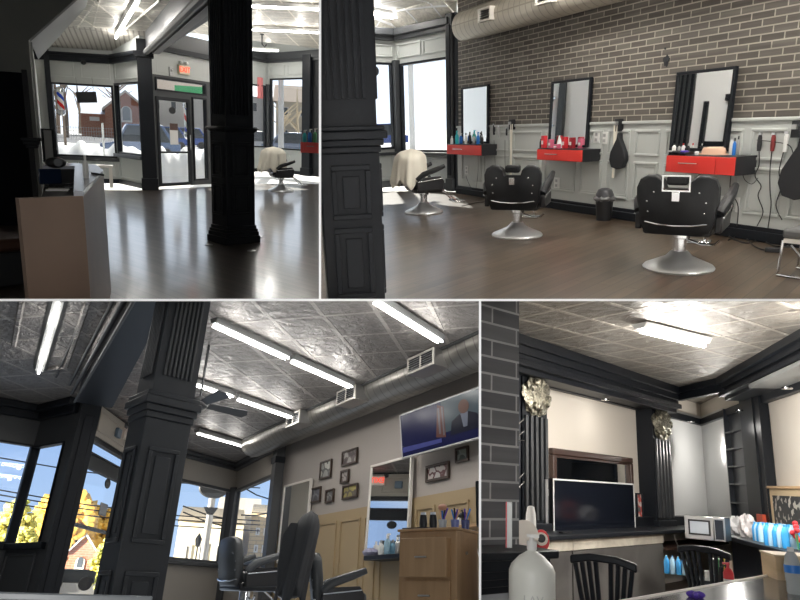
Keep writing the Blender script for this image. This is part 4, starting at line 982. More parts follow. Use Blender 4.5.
# outlets
def outlet(px, py, label, w_=.07, dbl=False):
    t = thing('wall_outlet', label, 'outlet', wall_uz(px, py, -.035)); k = 2 if dbl else 1
    part('plate', MB().box(-w_ * k, w_ * k, -.012, 0, -.09, .09), P_WHITE, t, bevel=.004)
    for z in (-.04, .04): part('socket', MB().box(-.025, .025, -.02, -.012, z - .022, z + .022), P_SIL, t)
outlet(467, 170, 'white wall outlet with plug near the window corner'); outlet(557, 183, 'white wall outlet under the middle red cabinet'); outlet(730, 204, 'double white wall outlet beside the front chair armrest', dbl=True)
outlet(597, 137, 'white switch plate left of the middle station brush holder'); outlet(605, 138, 'white switch plate right beside its twin near the hanging strop')
# hanging guitar-like black strops with white strips
def strop(px_top, py_top, px, py, s, label):
    t = thing('hanging_bag', label, 'bag', wall_uz(px, py, -.08)); prof = [(0, -.26), (.12, -.23), (.17, -.12), (.15, .0), (.08, .12), (.03, .2), (.02, .28), (0, .29)]
    pts = [(x * s, z * s) for x, z in prof] + [(-x * s, z * s) for x, z in reversed(prof[1:-1])]
    part('body', MB().prism(pts, -.05, .03, 'y'), BLACK2, t, bevel=.02, seg=3)
strop(0, 0, 619.5, 152, .95, 'black teardrop shaped bag hanging beside the white strip')
strop(0, 0, 800, 170, 1.25, 'large black teardrop bag at the right edge of the brick wall view')
for px, py0, py1, lab in ((616.5, 124, 178, 'long white towel strip hanging at the black teardrop bag'), (512, 124, 180, 'long white towel strip hanging right of the first clippers')):
    x, zt_ = WB.uz(px, py0, -.09); zb_ = WB.uz(px, py1, -.09)[1]
    single('towel_strip', lab, 'towel', WB.M, MB().grid(lambda u, v: (x + (u - .5) * .09 * (1 - .4 * v), -.1 + .01 * math.sin(u * 12), zt_ + (zb_ - zt_) * v), 10, 12, .008), CLOTH)
for px, py, lab in ((513, 124.5, 'black bracket above the left towel strip'), (620, 125, 'black bracket above the right towel strip'), (799, 129, 'black bracket high at the right edge')):
    t = thing('wall_bracket', lab, 'bracket', wall_uz(px, py, -.05)); part('plate', MB().box(-.05, .05, -.06, .02, -.09, .09), BLACK2, t, bevel=.005); part('clip', MB().box(-.03, .03, -.09, -.06, .0, .05), P_SIL, t)
# hole in the bricks
e = WB.uz(666.5, 61, -.0); single('wall_hole', 'dark ragged hole in the brick wall above the large mirror', 'hole', WB.M @ Matrix.Translation((e[0], -.004, e[1])), MB().prism([(.05 * (1 + .3 * math.sin(3 * a_)) * math.cos(a_), .07 * (1 + .25 * math.sin(5 * a_ + 1)) * math.sin(a_)) for a_ in [2 * math.pi * k / 14 for k in range(14)]], -.004, .004, 'y'), BLACK2)
e = WB.uz(665.5, 48.5, 0); single('wall_hole', 'tiny dark hole in the bricks above the ragged one', 'hole', WB.M @ Matrix.Translation((e[0], -.004, e[1])), MB().lathe([(.015, -.004), (.015, .004)], 10, Matrix.Rotation(math.pi / 2, 4, 'X')), BLACK2)
# chairs
ch2 = barber_chair('black barber chair seen from behind at the middle station', R.at(R.fl(517, 235.5), -13), gap=0)
for k in kids(ch2):
    if k.name.startswith('headrest'):
        for q_ in kids(k):
            if q_.name.startswith('bracket'): bpy.data.objects.remove(q_)
        k.scale = (.0001,) * 3 if False else (1, 1, 1)
ch3 = dup(ch2, R.at(R.fl(678, 268), -12) @ Matrix.Scale(1.0, 4), 'black barber chair with chrome headrest bracket, nearest the camera')
Rb3 = Matrix.Translation((0, -.22, .43)) @ Matrix.Rotation(R_(8), 4, 'X')
part('headrest_bracket', rim(MB(), -.125, .125, .37, .525, .014, -.075, -.055, Rb3), CHROME, ch3)
ch1b = barber_chair('black barber chair under the white cape by the windows', R.at(R.fl(424, 212.5), -75), lobes=False, head=False)
cape('white barber cape draped over the chair by the windows', R.at(R.fl(424, 212.5)) @ Matrix.Translation((-.2, 0, 0)), .30, .42, .5, 1.08, lean=-.03, seed=5)
# fourth chair cut by the frame: tilted pad on a chrome frame
t = thing('folding_stool', 'chair with grey pad and bent chrome legs at the right edge', 'chair', R.at(R.fl(797, 275), -20))
part('seat', MB().box(-.1, .5, -.2, .3, .36, .45), LEATHERG, t, bevel=.03); part('apron', MB().box(-.08, .5, -.19, .28, .32, .36), CREAM, t)
for y in (-.17, .26): part('leg', MB().tube([(-.09, y, .34), (-.1, y, .05), (-.11, y, .012), (.5, y, .012)], .013), CHROME, t)
part('brace', MB().tube([(-.02, -.17, .3), (.25, -.17, .02)], .012), CHROME, t)
# bin, power strip, clutter along the wall
t = thing('trash_bin', 'black bin with domed lid and crumpled liner against the grey wainscot', 'bin', R.at(R.fl(603.5, 220)))
part('body', MB().lathe([(.105, 0), (.12, .2), (.13, .3)], 28), P_BLACK, t); part('lid', MB().lathe([(.13, .34), (.13, .38), (.1, .45), (.05, .475), (.005, .48)], 28), mat('lid_grey', (.05, .05, .055), .4), t)
rb = random.Random(4); part('liner', MB().ell((0, 0, .32), (.155, .155, .06), 26, 8, fn=lambda a_, t_: 1 + .1 * math.sin(9 * a_) + rb.uniform(-.04, .04)), LEATHERG, t)
t = thing('power_strip', 'long pale power strip lying against the black baseboard', 'power strip', R.at(R.fl(762, 240), -32)); part('body', MB().box(-.25, .25, -.03, .03, 0, .04), plastic('strip_beige', (.35, .32, .25)), t, bevel=.005)
for k in range(6): part('socket', MB().box(-.2 + k * .075, -.17 + k * .075, -.02, .02, .04, .043), P_BLACK, t)
def fc(pts, label, r=.008): cord([tuple(R.fl(x, y, .01)) for x, y in pts], label, r, R)
fc([(722, 232), (736, 240), (748, 243), (760, 240), (775, 246), (792, 247)], 'black cord tangled along the floor by the power strip')
fc([(728, 240), (742, 236), (756, 247), (770, 250), (788, 246)], 'second black cord curling on the floor by the power strip')
fc([(462, 206), (475, 203), (492, 200), (485, 196)], 'black cord on the floor below the window-side red cabinet', .007)
t = thing('charger', 'small black charger block on the floor near the right edge', 'charger', R.at(R.fl(772, 252))); part('block', MB().box(-.07, .07, -.04, .04, 0, .05), P_BLACK, t, bevel=.008); part('plug', MB().box(.07, .1, -.015, .015, .015, .035), P_SIL, t)
t = thing('floor_tray', 'black tray standing on edge along the baseboard by the front chair', 'tray', R.at(R.fl(735, 236), -30)); part('tray', MB().box(-.1, .5, -.02, .02, 0, .1), P_BLACK, t, bevel=.01)
# round black sign at the pillar edge and outdoors
e = W6.uz(372.5, 71.5)
single('window_sign', 'round black sign behind the edge of the huge pillar', 'sign', W6.f(e[0], -.1, e[1]), MB().lathe([(.11, -.01), (.11, .01)], 28, Matrix.Rotation(math.pi / 2, 4, 'X')), BLACK2)
struct('ground_2', MB().prism([(-70, 16), (-3.6, 15.1), (14, 15.2), (90, 40), (140, 260), (-140, 260)], -.35, -.2, 'z'), SNOW, R.M)
e = R.dist(379, 128, 55); e.z = -.2; car('blue car half hidden behind the huge pillar', R.at(e, 10), 4.6, (.03, .08, .35), h=1.9)
e = R.dist(412, 128, 40); e.z = -.2; single('utility_pole', 'pale utility pole just right of the window corner', 'pole', R.at(e), MB().lathe([(.18, 0), (.15, 9)], 12), mat('pole_pale', (.75, .75, .74), .8))
e = R.dist(418, 121, 90); e.z = -.2
# what the mirrors look back on: the far side of the shop, hidden from the camera by the huge pillar
WD = Wall(R, R.dist(321.8, 150, 3), R.dist(321.8, 150, 14))
dl = lambda d_: d_ - 3
t = thing('column', 'black fluted column reflected in the largest mirror', 'column', WD.M); part('shaft', MB().box(dl(10.1), dl(10.75), -.16, -.02, 0, 3.4), BLACK, t); fm_ = MB()
for i in range(6): fm_.box(dl(10.16) + i * .095, dl(10.2) + i * .095, -.18, -.16, .8, 3.2)
part('fluting', fm_, SLATE, t)
struct('trim_86', MB().box(dl(9.80), dl(9.88), -.1, -.01, 0, 2.0).box(dl(9.3), dl(9.42), -.1, -.01, 0, 2.0).box(dl(9.24), dl(9.48), -.12, -.01, 2.0, 2.12).box(dl(9.42), dl(9.8), -.06, -.01, 1.15, 1.25), BLACK, WD.M)
struct('trim_87', MB().box(dl(13.05), dl(13.22), -.12, -.01, 0, 3.4), SLATE, WD.M)
barber_pole('barber pole reflected in the middle mirror', WD.M @ Matrix.Translation((dl(13.4), -.16, 1.45)), .8, .09)
close('tr')
# =================================================================== room three (lower left): view up along the picture wall
R = Room(240, 450, 598, .078, -.078, .6)
zc = 3.5
WALL3 = mat('warm_white_wall', (.42, .38, .345), .6); TANW = mat('tan_wainscot', (.40, .30, .17), .5); DARKP = mat('slate_brown_paint', (.06, .062, .065), .45)  # dark paint lifted to slate, with the room's haze put into its colour
TIN4 = tin_mat('pressed_tin_grey', (.30, .28, .265), .3, .4, .62, 28, 1.0, 9)
def cp(px, py, z=None): return R.fl(px, py, zc if z is None else z)
a, b, c = cp(-40, 392), cp(44, 408), cp(82, 399)
V1 = Wall(R, a, b); V2 = Wall(R, b, c)
def quadwin(W, pts, y=0):
    """axis-aligned opening on the wall through the middles of the traced window edges: left, right, top, bottom pixels"""
    l, r_, t_, b_ = pts; return (W.uz(*l, y)[0], W.uz(*r_, y)[0], W.uz(*b_, y)[1], W.uz(*t_, y)[1])
v1 = quadwin(V1, ((-60, 500), (25, 500), (20, 443), (10, 544))); v1 = (max(v1[0], .05), V1.len - .01, v1[2], v1[3])
v2 = quadwin(V2, ((30, 500), (54, 500), (56, 443), (28, 545))); v2 = (.01, V2.len - .18, v2[2], v2[3])
struct('wall_bay_left', holed(MB(), -2, V1.len, 0, zc + .2, 0, .12, [v1]), DARKP, V1.M)
struct('wall_bay_angled', holed(MB(), 0, V2.len + .1, 0, zc + .2, 0, .12, [v2]), DARKP, V2.M)
window(9, V1, v1, BLACK, .03); window(10, V2, v2, BLACK, .025)
def pnl(W, rects, name, y=-.03, m=None, w_=.035, y1=0):
    mb = MB()
    for r_ in rects: rim(mb, r_[0], r_[1], r_[2], r_[3], w_, y, y1)
    return struct(name, mb, m or DARKP, W.M, bevel=.008)
pnl(V1, [(V1.len - 1.3, V1.len - .1, .1, v1[2] - .12)], 'trim_60'); pnl(V2, [(.08, V2.len - .2, .1, v2[2] - .12)], 'trim_61')
for n, W in ((62, V1), (63, V2)):
    struct('trim_%d' % n, MB().box(-.5 if n == 62 else 0, W.len, -.2, 0, zc - .12, zc).box(-.5 if n == 62 else 0, W.len, -.1, 0, zc - .24, zc - .1), BLACK, W.M, bevel=.02)
    struct('trim_%d' % (n + 2), MB().box(0, W.len, -.08, 0, v1[2] - .1, v1[2]), BLACK, W.M, bevel=.01)
# the front wall right of the door and the corner window
g, h, k = cp(150, 441), cp(238, 465), cp(277, 444)
V3 = Wall(R, g, h); V4 = Wall(R, h, k)
v3 = quadwin(V3, ((170, 520), (228, 520), (205, 484), (205, 563))); v3 = (v3[0], V3.len - .14, v3[2], v3[3])
v4 = quadwin(V4, ((243, 520), (272, 520), (257, 483), (257, 564))); v4 = (.12, v4[1], v3[2], v3[3])
BEI = mat('transom_beige', (.34, .31, .27), .55)
struct('wall_corner_front', holed(MB(), -.5, V3.len, 0, zc + .2, 0, .12, [v3]), BEI, V3.M)
struct('wall_corner_side', holed(MB(), 0, V4.len + .3, 0, zc + .2, 0, .12, [v4]), BEI, V4.M)
window(11, V3, v3, DARKP, .06); window(12, V4, v4, DARKP, .06)
struct('trim_66', MB().box(V3.len - .16, V3.len + .02, -.16, 0, 0, v3[3] + .05), DARKP, V3.M); 
for n, W in ((67, V3), (68, V4)):
    struct('trim_%d' % n, MB().box(-.4 if n == 67 else 0, W.len, -.16, 0, zc - .08, zc).box(-.4 if n == 67 else 0, W.len, -.1, 0, zc - .16, zc - .08), DARKP, W.M, bevel=.02)
    struct('trim_%d' % (n + 2), MB().box(0, W.len, -.1, 0, v3[2] - .08, v3[2]), DARKP, W.M, bevel=.01)
# picture wall runs towards its vanishing point at the far left
dv = R.ray(-83, 583); dv.z = 0; dv.normalize()
pk = Vector((k.x, k.y, 0)); VP = Wall(R, pk, pk - dv * 5)
zt3 = VP.uz(400, 501)[1]
struct('wall_picture', MB().box(0, VP.len + 5, 0, .15, zt3, zc + .2), WALL3, VP.M)
struct('wall_picture_wainscot', MB().box(0, VP.len + 5, -.03, .15, 0, zt3), TANW, VP.M)
xs = [285, 303, 340, 364, 380, 415, 440, 475, 520]; u = [VP.uz(x, 530)[0] for x in xs]
pnl(VP, [(u[i] + .06, u[i + 1] - .06, .25, zt3 - .14) for i in range(len(u) - 1)], 'trim_71', y=-.05, m=TANW, y1=-.03)
# ceilings and beam
k9 = pk - dv * 12
struct('ceiling_5', MB().prism([(-14, -2), (k9.x + 1, -2), (k9.x + .2, k9.y), (k.x + .05, k.y + .05), (h.x, h.y + .1), (g.x, g.y + .1), (c.x, c.y + .1), (b.x, b.y + .1), (a.x, a.y + .1), (-14, a.y)], zc, zc + .06, 'z'), TIN4, R.M)
zb = zc - .34
A1, A2 = R.fl(76, 402, zb), R.fl(112, 408, zb); dirp = R.fl(137, 300, zb); dirq = R.fl(170, 300, zb)
A4 = A1 + (dirp - A1) * 1.5; A3 = A2 + (dirq - A2) * 1.5
struct('trim_72', MB().prism([(A1.x, A1.y), (A2.x, A2.y), (A3.x, A3.y), (A4.x, A4.y)], zb, zc, 'z'), BLACK, R.M)
dd_ = (A4 - A1); n_ = Vector((dd_.y, -dd_.x, 0)).normalized()
if n_.x > 0: n_ = -n_
mb = MB()
for o1, z1, rr in ((.02, -.0, .02), (.08, .12, .025), (.14, .24, .02), (.34, .32, .015)): mb.tube([A1 + n_ * o1 + Vector((0, 0, z1)), A4 + n_ * o1 + Vector((0, 0, z1))], rr, 8)
struct('trim_73', mb, DARKP, R.M)
for i, P in enumerate((((22, 300), (14, 344)), ((92, 290), (66, 366), (48, 368)), ((128, 290), (96, 345), (84, 392)))):
    struct('trim_%d' % (74 + i), MB().tube([cp(*q) - Vector((0, 0, .01)) for q in P], .035, 6), TIN4, R.M)
# corner post between the bay and the door
base = R.dist(70, 500, math.hypot(c.x, c.y) - .1)
Mb = R.M @ Matrix.Translation((base.x, base.y, 0)) @ Matrix.Rotation(math.atan2(-base.x, base.y), 4, 'Z')
bw = 8 / F * base.length
t = thing('column', 'broad black post between the bay window and the shop door', 'column', Mb); part('shaft', MB().box(-bw, bw, -.1, .1, 0, zc), BLACK, t); part('face_strip', MB().box(-bw * .5, bw * .5, -.13, -.1, .3, zc - .3), BLACK, t, bevel=.01)
# door wall
e0, e1 = cp(84, 399), cp(150, 404)
V5 = Wall(R, Vector((base.x, base.y, 0)), Vector((g.x, g.y, 0)))
dg = quadwin(V5, ((64, 530), (125, 530), (103, 472), (82, 589))); tg_ = quadwin(V5, ((86, 455), (140, 455), (108, 448), (106, 462)))
dg = (dg[0], min(dg[1], V5.len - .1), 0, dg[3]); tg_ = (dg[0], dg[1], tg_[2], tg_[3])
struct('wall_door', holed(MB(), 0, V5.len, 0, zc, 0, .12, [dg, tg_]), BLACK, V5.M)
zz0 = tg_[3] + .06; zz1 = V5.uz(108, 412)[1]
struct('trim_77', MB().box(.1, V5.len, -.03, 0, zz0, zz1), BEI, V5.M); pnl(V5, [(.3, 1.6, zz0 + .08, zz1 - .08)], 'trim_78', y=-.05, m=BEI, y1=-.03)
window(13, V5, tg_, BLACK, .03)
do = struct('door_3', rim(MB(), dg[0], dg[1], .02, dg[3], .05, -.02, .05).box(dg[0], dg[1], -.02, .05, V5.uz(90, 528)[1] - .03, V5.uz(90, 528)[1] + .02), BLACK, V5.M)
part('pane', MB().box(dg[0] + .05, dg[1] - .05, 0, .006, .07, dg[3] - .05), GLASS, do)
e = V5.uz(106.5, 483.5); single('window_sign', 'dark oval sign on the upper door glass', 'sign', V5.f(e[0], -.02, e[1]), MB().lathe([(.12, -.006), (.12, .006)], 28, Matrix.Rotation(math.pi / 2, 4, 'X'), sx=1, sy=.7), BLACK2)
e = V5.uz(102, 509.5); single('poster', 'grey rectangular notice on the door glass under the oval sign', 'poster', V5.f(e[0], -.02, e[1]), MB().box(-.16, .16, -.005, .005, -.1, .1), SLATE)
e = V5.uz(126, 435); s = thing('exit_sign', 'exit sign with red letters over the door, half behind the big column', 'sign', V5.f(e[0], -.06, e[1])); part('housing', MB().box(-.17, .17, -.04, .04, -.11, .11), CREAM, s, bevel=.01); part('lettering', text_mb('EXIT', .18), LIT_RED, s).location = (0, -.045, 0)
e = V5.uz(115, 433); single('alarm_box', 'blue grey alarm box left of the exit sign over the door', 'alarm', V5.f(e[0], -.03, e[1]), MB().box(-.09, .09, -.06, .0, -.08, .08), mat('alarm_blue', (.12, .17, .22), .5), bevel=.01)
e = V5.uz(124, 426); single('siren_bell', 'small round alarm bell above the exit sign', 'alarm', V5.f(e[0], -.03, e[1]), MB().lathe([(.06, 0), (.05, .03), (.02, .05)], 18, Matrix.Rotation(math.pi / 2, 4, 'X')), SLATE)
# big fluted column
q = R.dist(163, 410, 6.0); cz = Vector((q.x, q.y, 0))
Mc = R.M @ Matrix.Translation(cz) @ Matrix.Rotation(math.atan2(-q.x, q.y) + R_(24), 4, 'Z')
COLM = mat('column_paint', (.035, .038, .042), .35)  # black lifted towards slate, haze put into the colour
column('big slate column with fluted shaft in the middle of the room, seen from below', Mc, .42, .34, (R.vz(cz, 424), R.vz(cz, 399), zc), (COLM, DARKP), ('f', 'l'), 7, .05, d_pan=((-.1, .30), (.42, .86)))
# pillar at the start of the picture wall
e = V4.uz(278, 520)[0]
t = thing('column', 'dark flat post where the picture wall begins', 'column', V4.f(e, -.12, 0)); ww = 4.8 / F * (k.length + .0)
part('shaft', MB().box(-ww, ww, -.08, .1, 0, zc - .1), DARKP, t); part('cap', MB().box(-ww * 1.2, ww * 1.2, -.1, .1, zc - .5, zc - .38), BLACK, t)
# duct
dxx = -.42; dzz = VP.uz(380, 388, dxx)[1]
DUCT2 = brick_mat('spiral_duct', 'xz', (.20, .19, .175), (.22, .21, .19), (.13, .12, .11), .16, 9, .01, .32, .4, 0); B(DUCT2).inputs['Metallic'].default_value = .6
du = thing('air_duct', 'grey spiral air duct along the top of the picture wall', 'duct', VP.M @ Matrix.Translation((0, dxx, dzz)))
dr_ = .30
part('pipe', MB().lathe([(dr_, -.2), (dr_, 11)], 44, Matrix.Rotation(math.pi / 2, 4, 'Y')), DUCT2, du)
for (x0p, x1p, yp) in ((289, 302, 422), (340, 358, 394), (411, 437, 356)):
    x0, _ = VP.uz(x0p, yp, dxx - .38); x1, _ = VP.uz(x1p, yp, dxx - .38)
    v_ = part('vent_box', MB().box(x0, x1, -dr_ - .12, -.05, -.24, -.02), STEEL, du)
    part('grille_frame', rim(MB(), x0, x1, -.24, -.02, .025, -dr_ - .14, -dr_ - .12).box((x0 + x1) / 2 - .01, (x0 + x1) / 2 + .01, -dr_ - .14, -dr_ - .12, -.22, -.02), CREAM, v_)
    sl = MB()
    for j in range(6): sl.box(x0 + .02, x1 - .02, -dr_ - .135, -dr_ - .12, -.21 + j * .03, -.2 + j * .03)
    part('slat', sl, SLATE, v_)
# crown between ceiling and duct
struct('trim_79', MB().box(0, VP.len + 5, -.75, -.7, zc - .03, zc).box(0, VP.len + 5, -.12, 0, zc - .12, zc), DARKP, VP.M)
# lights
def fx3(a_, b_, lab, grp=None, **k_): return fixture(R, cp(*a_, zc - .03), cp(*b_, zc - .03), zc - .03, lab, grp, hm=GREYD, tr=.015, **k_)
fx3((40, 368), (60, 296), 'ceiling light over the bay, left of the beam', tubes=1, width=.09, energy=12)
fx3((214, 318), (289, 353), 'double tube ceiling light at the top, left half of the long row', tubes=2, width=.06, energy=18); fx3((292, 355), (352, 382), 'double tube ceiling light at the top, right half of the long row', tubes=2, width=.06, energy=18)
fx3((192, 378), (234, 392), 'ceiling light crossed by the fan blade, left half of the second row', tubes=2, width=.055, energy=12); fx3((238, 394), (292, 413), 'ceiling light right of the fan, right half of the second row', tubes=2, width=.055, energy=15)
fx3((197, 429), (245, 443), 'short ceiling light farthest from the camera, near the corner window', tubes=1, width=.09, energy=12)
fx3((375, 294), (441, 336), 'ceiling light at the top edge above the air duct', tubes=2, width=.06, energy=19)
# ceiling fan
fp = cp(209, 345); fh = Vector((fp.x, fp.y, 0)); zf = R.vz(fh, 404)
t = thing('ceiling_fan', 'dark ceiling fan on a rod beside the big column', 'ceiling fan', R.M @ Matrix.Translation(fh))
part('rod', MB().lathe([(.015, zf), (.015, zc)], 8), SLATE, t); part('motor', MB().lathe([(.06, zf - .06), (.1, zf - .03), (.1, zf + .05), (.04, zf + .09)], 20), DARKP, t)
for k_ in range(4):
    Mr = Matrix.Translation((0, 0, zf)) @ Matrix.Rotation(R_(28 + 90 * k_), 4, 'Z') @ Matrix.Rotation(R_(-24), 4, 'X'); part('blade', MB().prism([(.12, -.05), (.62, -.075), (.66, 0), (.62, .075), (.12, .05)], -.006, .006, 'z', Mr), DARKP, t)
# television
TVW = mat('tv_white_bezel', (.55, .55, .55), .4)
yv = -.28
x0, zl = VP.uz(403.5, 437, yv); x1 = x0 + .0
zt_ = VP.uz(403, 416, yv)[1]; zb_ = VP.uz(406, 458, yv)[1]; x1 = VP.uz(490, 400, yv)[0]
t = thing('television', 'wall television showing a newscast, white bezel, right under the duct', 'television', VP.M @ Matrix.Translation((x0, yv, zb_)) @ Matrix.Rotation(R_(6), 4, 'X'))
w_, h_ = x1 - x0, (zt_ - zb_)
def em(name, col, s=1.0): return mat(name, tuple(c * .15 for c in col), .2, emit=col, es=s * .5, spec=.25)
part('bezel', rim(MB(), 0, w_, 0, h_, .018, -.02, .03).box(0, w_, .0, .04, 0, h_), TVW, t)
scn = part('screen', MB().box(.018, w_ - .018, -.012, 0, .018, h_ - .018), em('tv_blue', (.018, .022, .11), .5), t)
part('studio_wall', MB().box(w_ * .52, w_ - .018, -.016, -.012, h_ * .3, h_ - .018), em('tv_grey', (.07, .10, .12), .9), scn)
part('flag', MB().prism([(w_ * .44, h_ * .25), (w_ * .55, h_ * .2), (w_ * .55, h_ * .85), (w_ * .48, h_ * .92)], -.018, -.016, 'y'), em('tv_flag', (.16, .07, .06), .8), scn)
part('flag_stripe', MB().box(w_ * .48, w_ * .5, -.02, -.018, h_ * .3, h_ * .85).box(w_ * .525, w_ * .54, -.02, -.018, h_ * .25, h_ * .85), em('tv_flag_white', (.2, .18, .2), .8), scn)
part('podium_band', MB().prism([(.03, h_ * .12), (w_ * .5, h_ * .12), (w_ * .5, h_ * .2), (.03, h_ * .24)], -.018, -.016, 'y'), em('tv_band', (.08, .09, .3), .9), scn)
part('newsreader_suit', MB().prism([(w_ * .6, h_ * .2), (w_ * .95, h_ * .2), (w_ * .9, h_ * .5), (w_ * .82, h_ * .58), (w_ * .72, h_ * .58), (w_ * .63, h_ * .48)], -.02, -.018, 'y'), em('tv_suit', (.012, .014, .03), .8), scn)
part('newsreader_shirt', MB().prism([(w_ * .75, h_ * .3), (w_ * .79, h_ * .3), (w_ * .81, h_ * .58), (w_ * .73, h_ * .58)], -.022, -.02, 'y'), em('tv_shirt', (.2, .22, .28), .8), scn)
part('newsreader_head', MB().lathe([(.075 * 1.0, -.002), (.075, .002)], 20, Matrix.Translation((w_ * .77, -.022, h_ * .71)) @ Matrix.Rotation(math.pi / 2, 4, 'X'), sx=w_ * .75, sy=h_ * 1.9), em('tv_face', (.16, .08, .06), .8), scn)
part('mount', MB().box(w_ * .4, w_ * .6, .04, .22, h_ * .3, h_ * .7), P_BLACK, t)
# pictures
ARTS = [shade_art('art_%d' % i, *cs, sc=s_) for i, (cs, s_) in enumerate((
    (((.5, .5, .45), (.1, .1, .1), (.3, .3, .28)), 5), (((.08, .06, .06), (.15, .12, .12), (.4, .38, .35)), 7), (((.3, .27, .25), (.12, .1, .1), (.35, .32, .3)), 9),
    (((.1, .1, .12), (.18, .18, .2), (.08, .08, .09)), 5), (((.12, .12, .12), (.25, .24, .23), (.1, .1, .1)), 8), (((.35, .30, .1), (.12, .1, .08), (.3, .26, .1)), 6),
    (((.5, .45, .42), (.12, .05, .05), (.5, .47, .45)), 7), (((.25, .28, .22), (.3, .32, .28), (.1, .12, .1)), 6)))]
FR = mat('frame_dark_brown', (.05, .03, .02), .4)
for i, (px, py, w_, h_, lab) in enumerate(((326, 469.5, 11, 18, 'tall framed portrait, leftmost of the upper pictures'), (350, 457, 15, 15, 'dark framed group picture, topmost left of the tall mirror'),
    (345, 476.5, 8, 13, 'small brown framed portrait in the middle of the cluster'), (316, 495, 9.5, 15, 'grey framed picture at the lower left of the cluster'), (330, 496, 8, 13, 'small grey portrait, second in the lowest row of pictures'),
    (350.5, 491.5, 15, 14, 'framed yellow and black picture in the lowest row of pictures'), (438, 472, 23, 17, 'framed group photo on white mat below the television'), (462.5, 454.5, 13, 15, 'small framed greenish picture under the television at right'))):
    cx_, cz_ = VP.uz(px, py, -.02); xl = VP.uz(px - w_ / 2, py, -.02)[0]; xr = VP.uz(px + w_ / 2, py, -.02)[0]; zh = VP.uz(px, py - h_ / 2, -.02)[1] - VP.uz(px, py + h_ / 2, -.02)[1]
    frame_pic(lab, VP.M @ Matrix.Translation(((xl + xr) / 2, -.01, cz_)), xr - xl, zh, FR, ARTS[i], fw=.03 if i != 6 else .035, group=None)
# mirrors
def mir(lx, rx, ty, by, label, y=-.06, fm=CREAM, tl=0):
    x0, x1 = VP.uz(lx, (ty + by) / 2, y)[0], VP.uz(rx, (ty + by) / 2, y)[0]; z1, z0 = VP.uz((lx + rx) / 2, ty, y)[1], VP.uz((lx + rx) / 2, by, y)[1]
    t = thing('wall_mirror', label, 'mirror', VP.M @ Matrix.Translation((x0, y, z0)) @ Matrix.Rotation(R_(tl), 4, 'X')); part('frame', rim(MB(), 0, x1 - x0, 0, z1 - z0, .035, -.02, .03), fm, t, bevel=.005); part('mirror_glass', MB().box(.035, x1 - x0 - .035, -.005, .02, .035, z1 - z0 - .035), MIRROR, t); return t
mir(281, 308, 483, 562, 'pale framed mirror behind the caped chair'); mir(367, 409, 460, 556, 'tall pale framed mirror above the black shelf', y=-.12, tl=-2)
# shelf below mirror
def on(px, py, y): x, z = VP.uz(px, py, y); return VP.M @ Matrix.Translation((x, y, z))
x0, zS = VP.uz(366, 556, -.3); x1 = VP.uz(420, 556, -.3)[0]
single('wall_shelf', 'black shelf under the tall mirror', 'shelf', VP.M @ Matrix.Translation((x0, 0, zS)), MB().box(0, x1 - x0, -.34, -.03, -.06, 0), BLACK, bevel=.008)
def onS(px, y=-.2): x = VP.uz(px, 550, y)[0]; return VP.M @ Matrix.Translation((x, y, zS + .001))
for px, hh, r_, m_, cp_, y_, lab in ((376, .2, .04, P_WHITE, P_WHITE, -.15, 'white bottle at the left under the tall mirror'), (381, .2, .04, P_WHITE, P_SIL, -.2, 'second white bottle under the tall mirror'),
    (387.5, .26, .05, mat('clear_blue', (.25, .4, .5), .2), P_WHITE, -.2, 'tall pale blue spray bottle under the tall mirror'), (393, .2, .04, mat('clear_blue2', (.12, .25, .35), .2), P_SIL, -.15, 'blue bottle right of the tall spray bottle'), (397.5, .22, .035, P_SIL, P_WHITE, -.22, 'silver can beside the tan drawer unit')):
    bottle('bottle', lab, onS(px, y_), hh, r_, m_, cp_, pump=(px == 387.5))
t = thing('cloth_bundle', 'bundle of crumpled lilac cloth on the left end of the black shelf', 'cloth', onS(371, -.2)); rr = random.Random(2)
part('bundle', MB().ell((0, 0, .05), (.14, .1, .06), 22, 12, fn=lambda a_, t_: 1 + .12 * math.sin(7 * a_ + 3 * t_) + rr.uniform(-.05, .05)), mat('lilac', (.3, .3, .42), .7), t)
# tan drawer unit
fl_ = R.dist(427, 565, 5.3); zt5 = R.vz((fl_.x, fl_.y, 0), 531)
kpx = fl_.length / F
OAK2 = noise_col(mat('oak_laminate', (.42, .27, .14), .45), (.36, .22, .11), (.44, .28, .15), 3, 3, .5, (6, 6, .5))
ax = math.atan2(-fl_.x, fl_.y) + R_(-32)
Mk = R.M @ Matrix.Translation((fl_.x, fl_.y, 0)) @ Matrix.Rotation(ax, 4, 'Z')
W_ = .26; t = thing('drawer_cabinet', 'tan wooden drawer unit crowded with brushes on top', 'cabinet', Mk)
part('carcass', MB().box(-W_, W_, 0, .34, 0, zt5), OAK2, t, bevel=.004)
part('top', MB().box(-W_ - .01, W_ + .01, -.02, .35, zt5, zt5 + .02), OAK2, t, bevel=.004)
for z0_, z1_, op in ((.70, .95, .05), (.49, .68, .0), (.0, .47, 0)):
    d_ = part('drawer', MB().box(-W_ + .05, W_ - .05, -.02 - op, 0, zt5 * z0_, zt5 * z1_), OAK2, t, bevel=.004); zm_ = zt5 * (z0_ + z1_) / 2
    part('handle', MB().tube([(-.05, -.045 - op, zm_), (.05, -.045 - op, zm_)], .007), STEEL, d_)
part('lock', MB().lathe([(.012, 0), (.012, .01)], 14, Matrix.Translation((W_, .15, zt5 * .86)) @ Matrix.Rotation(math.pi / 2, 4, 'Y')), STEEL, t)
def onK(x, y): return Mk @ Matrix.Translation((x, y, zt5 + .021))
single('clipper_pad', 'black mat with hair clippers on the tan drawer unit', 'mat', onK(-.13, .1), MB().box(-.12, .12, -.08, .1, 0, .012), P_BLACK)
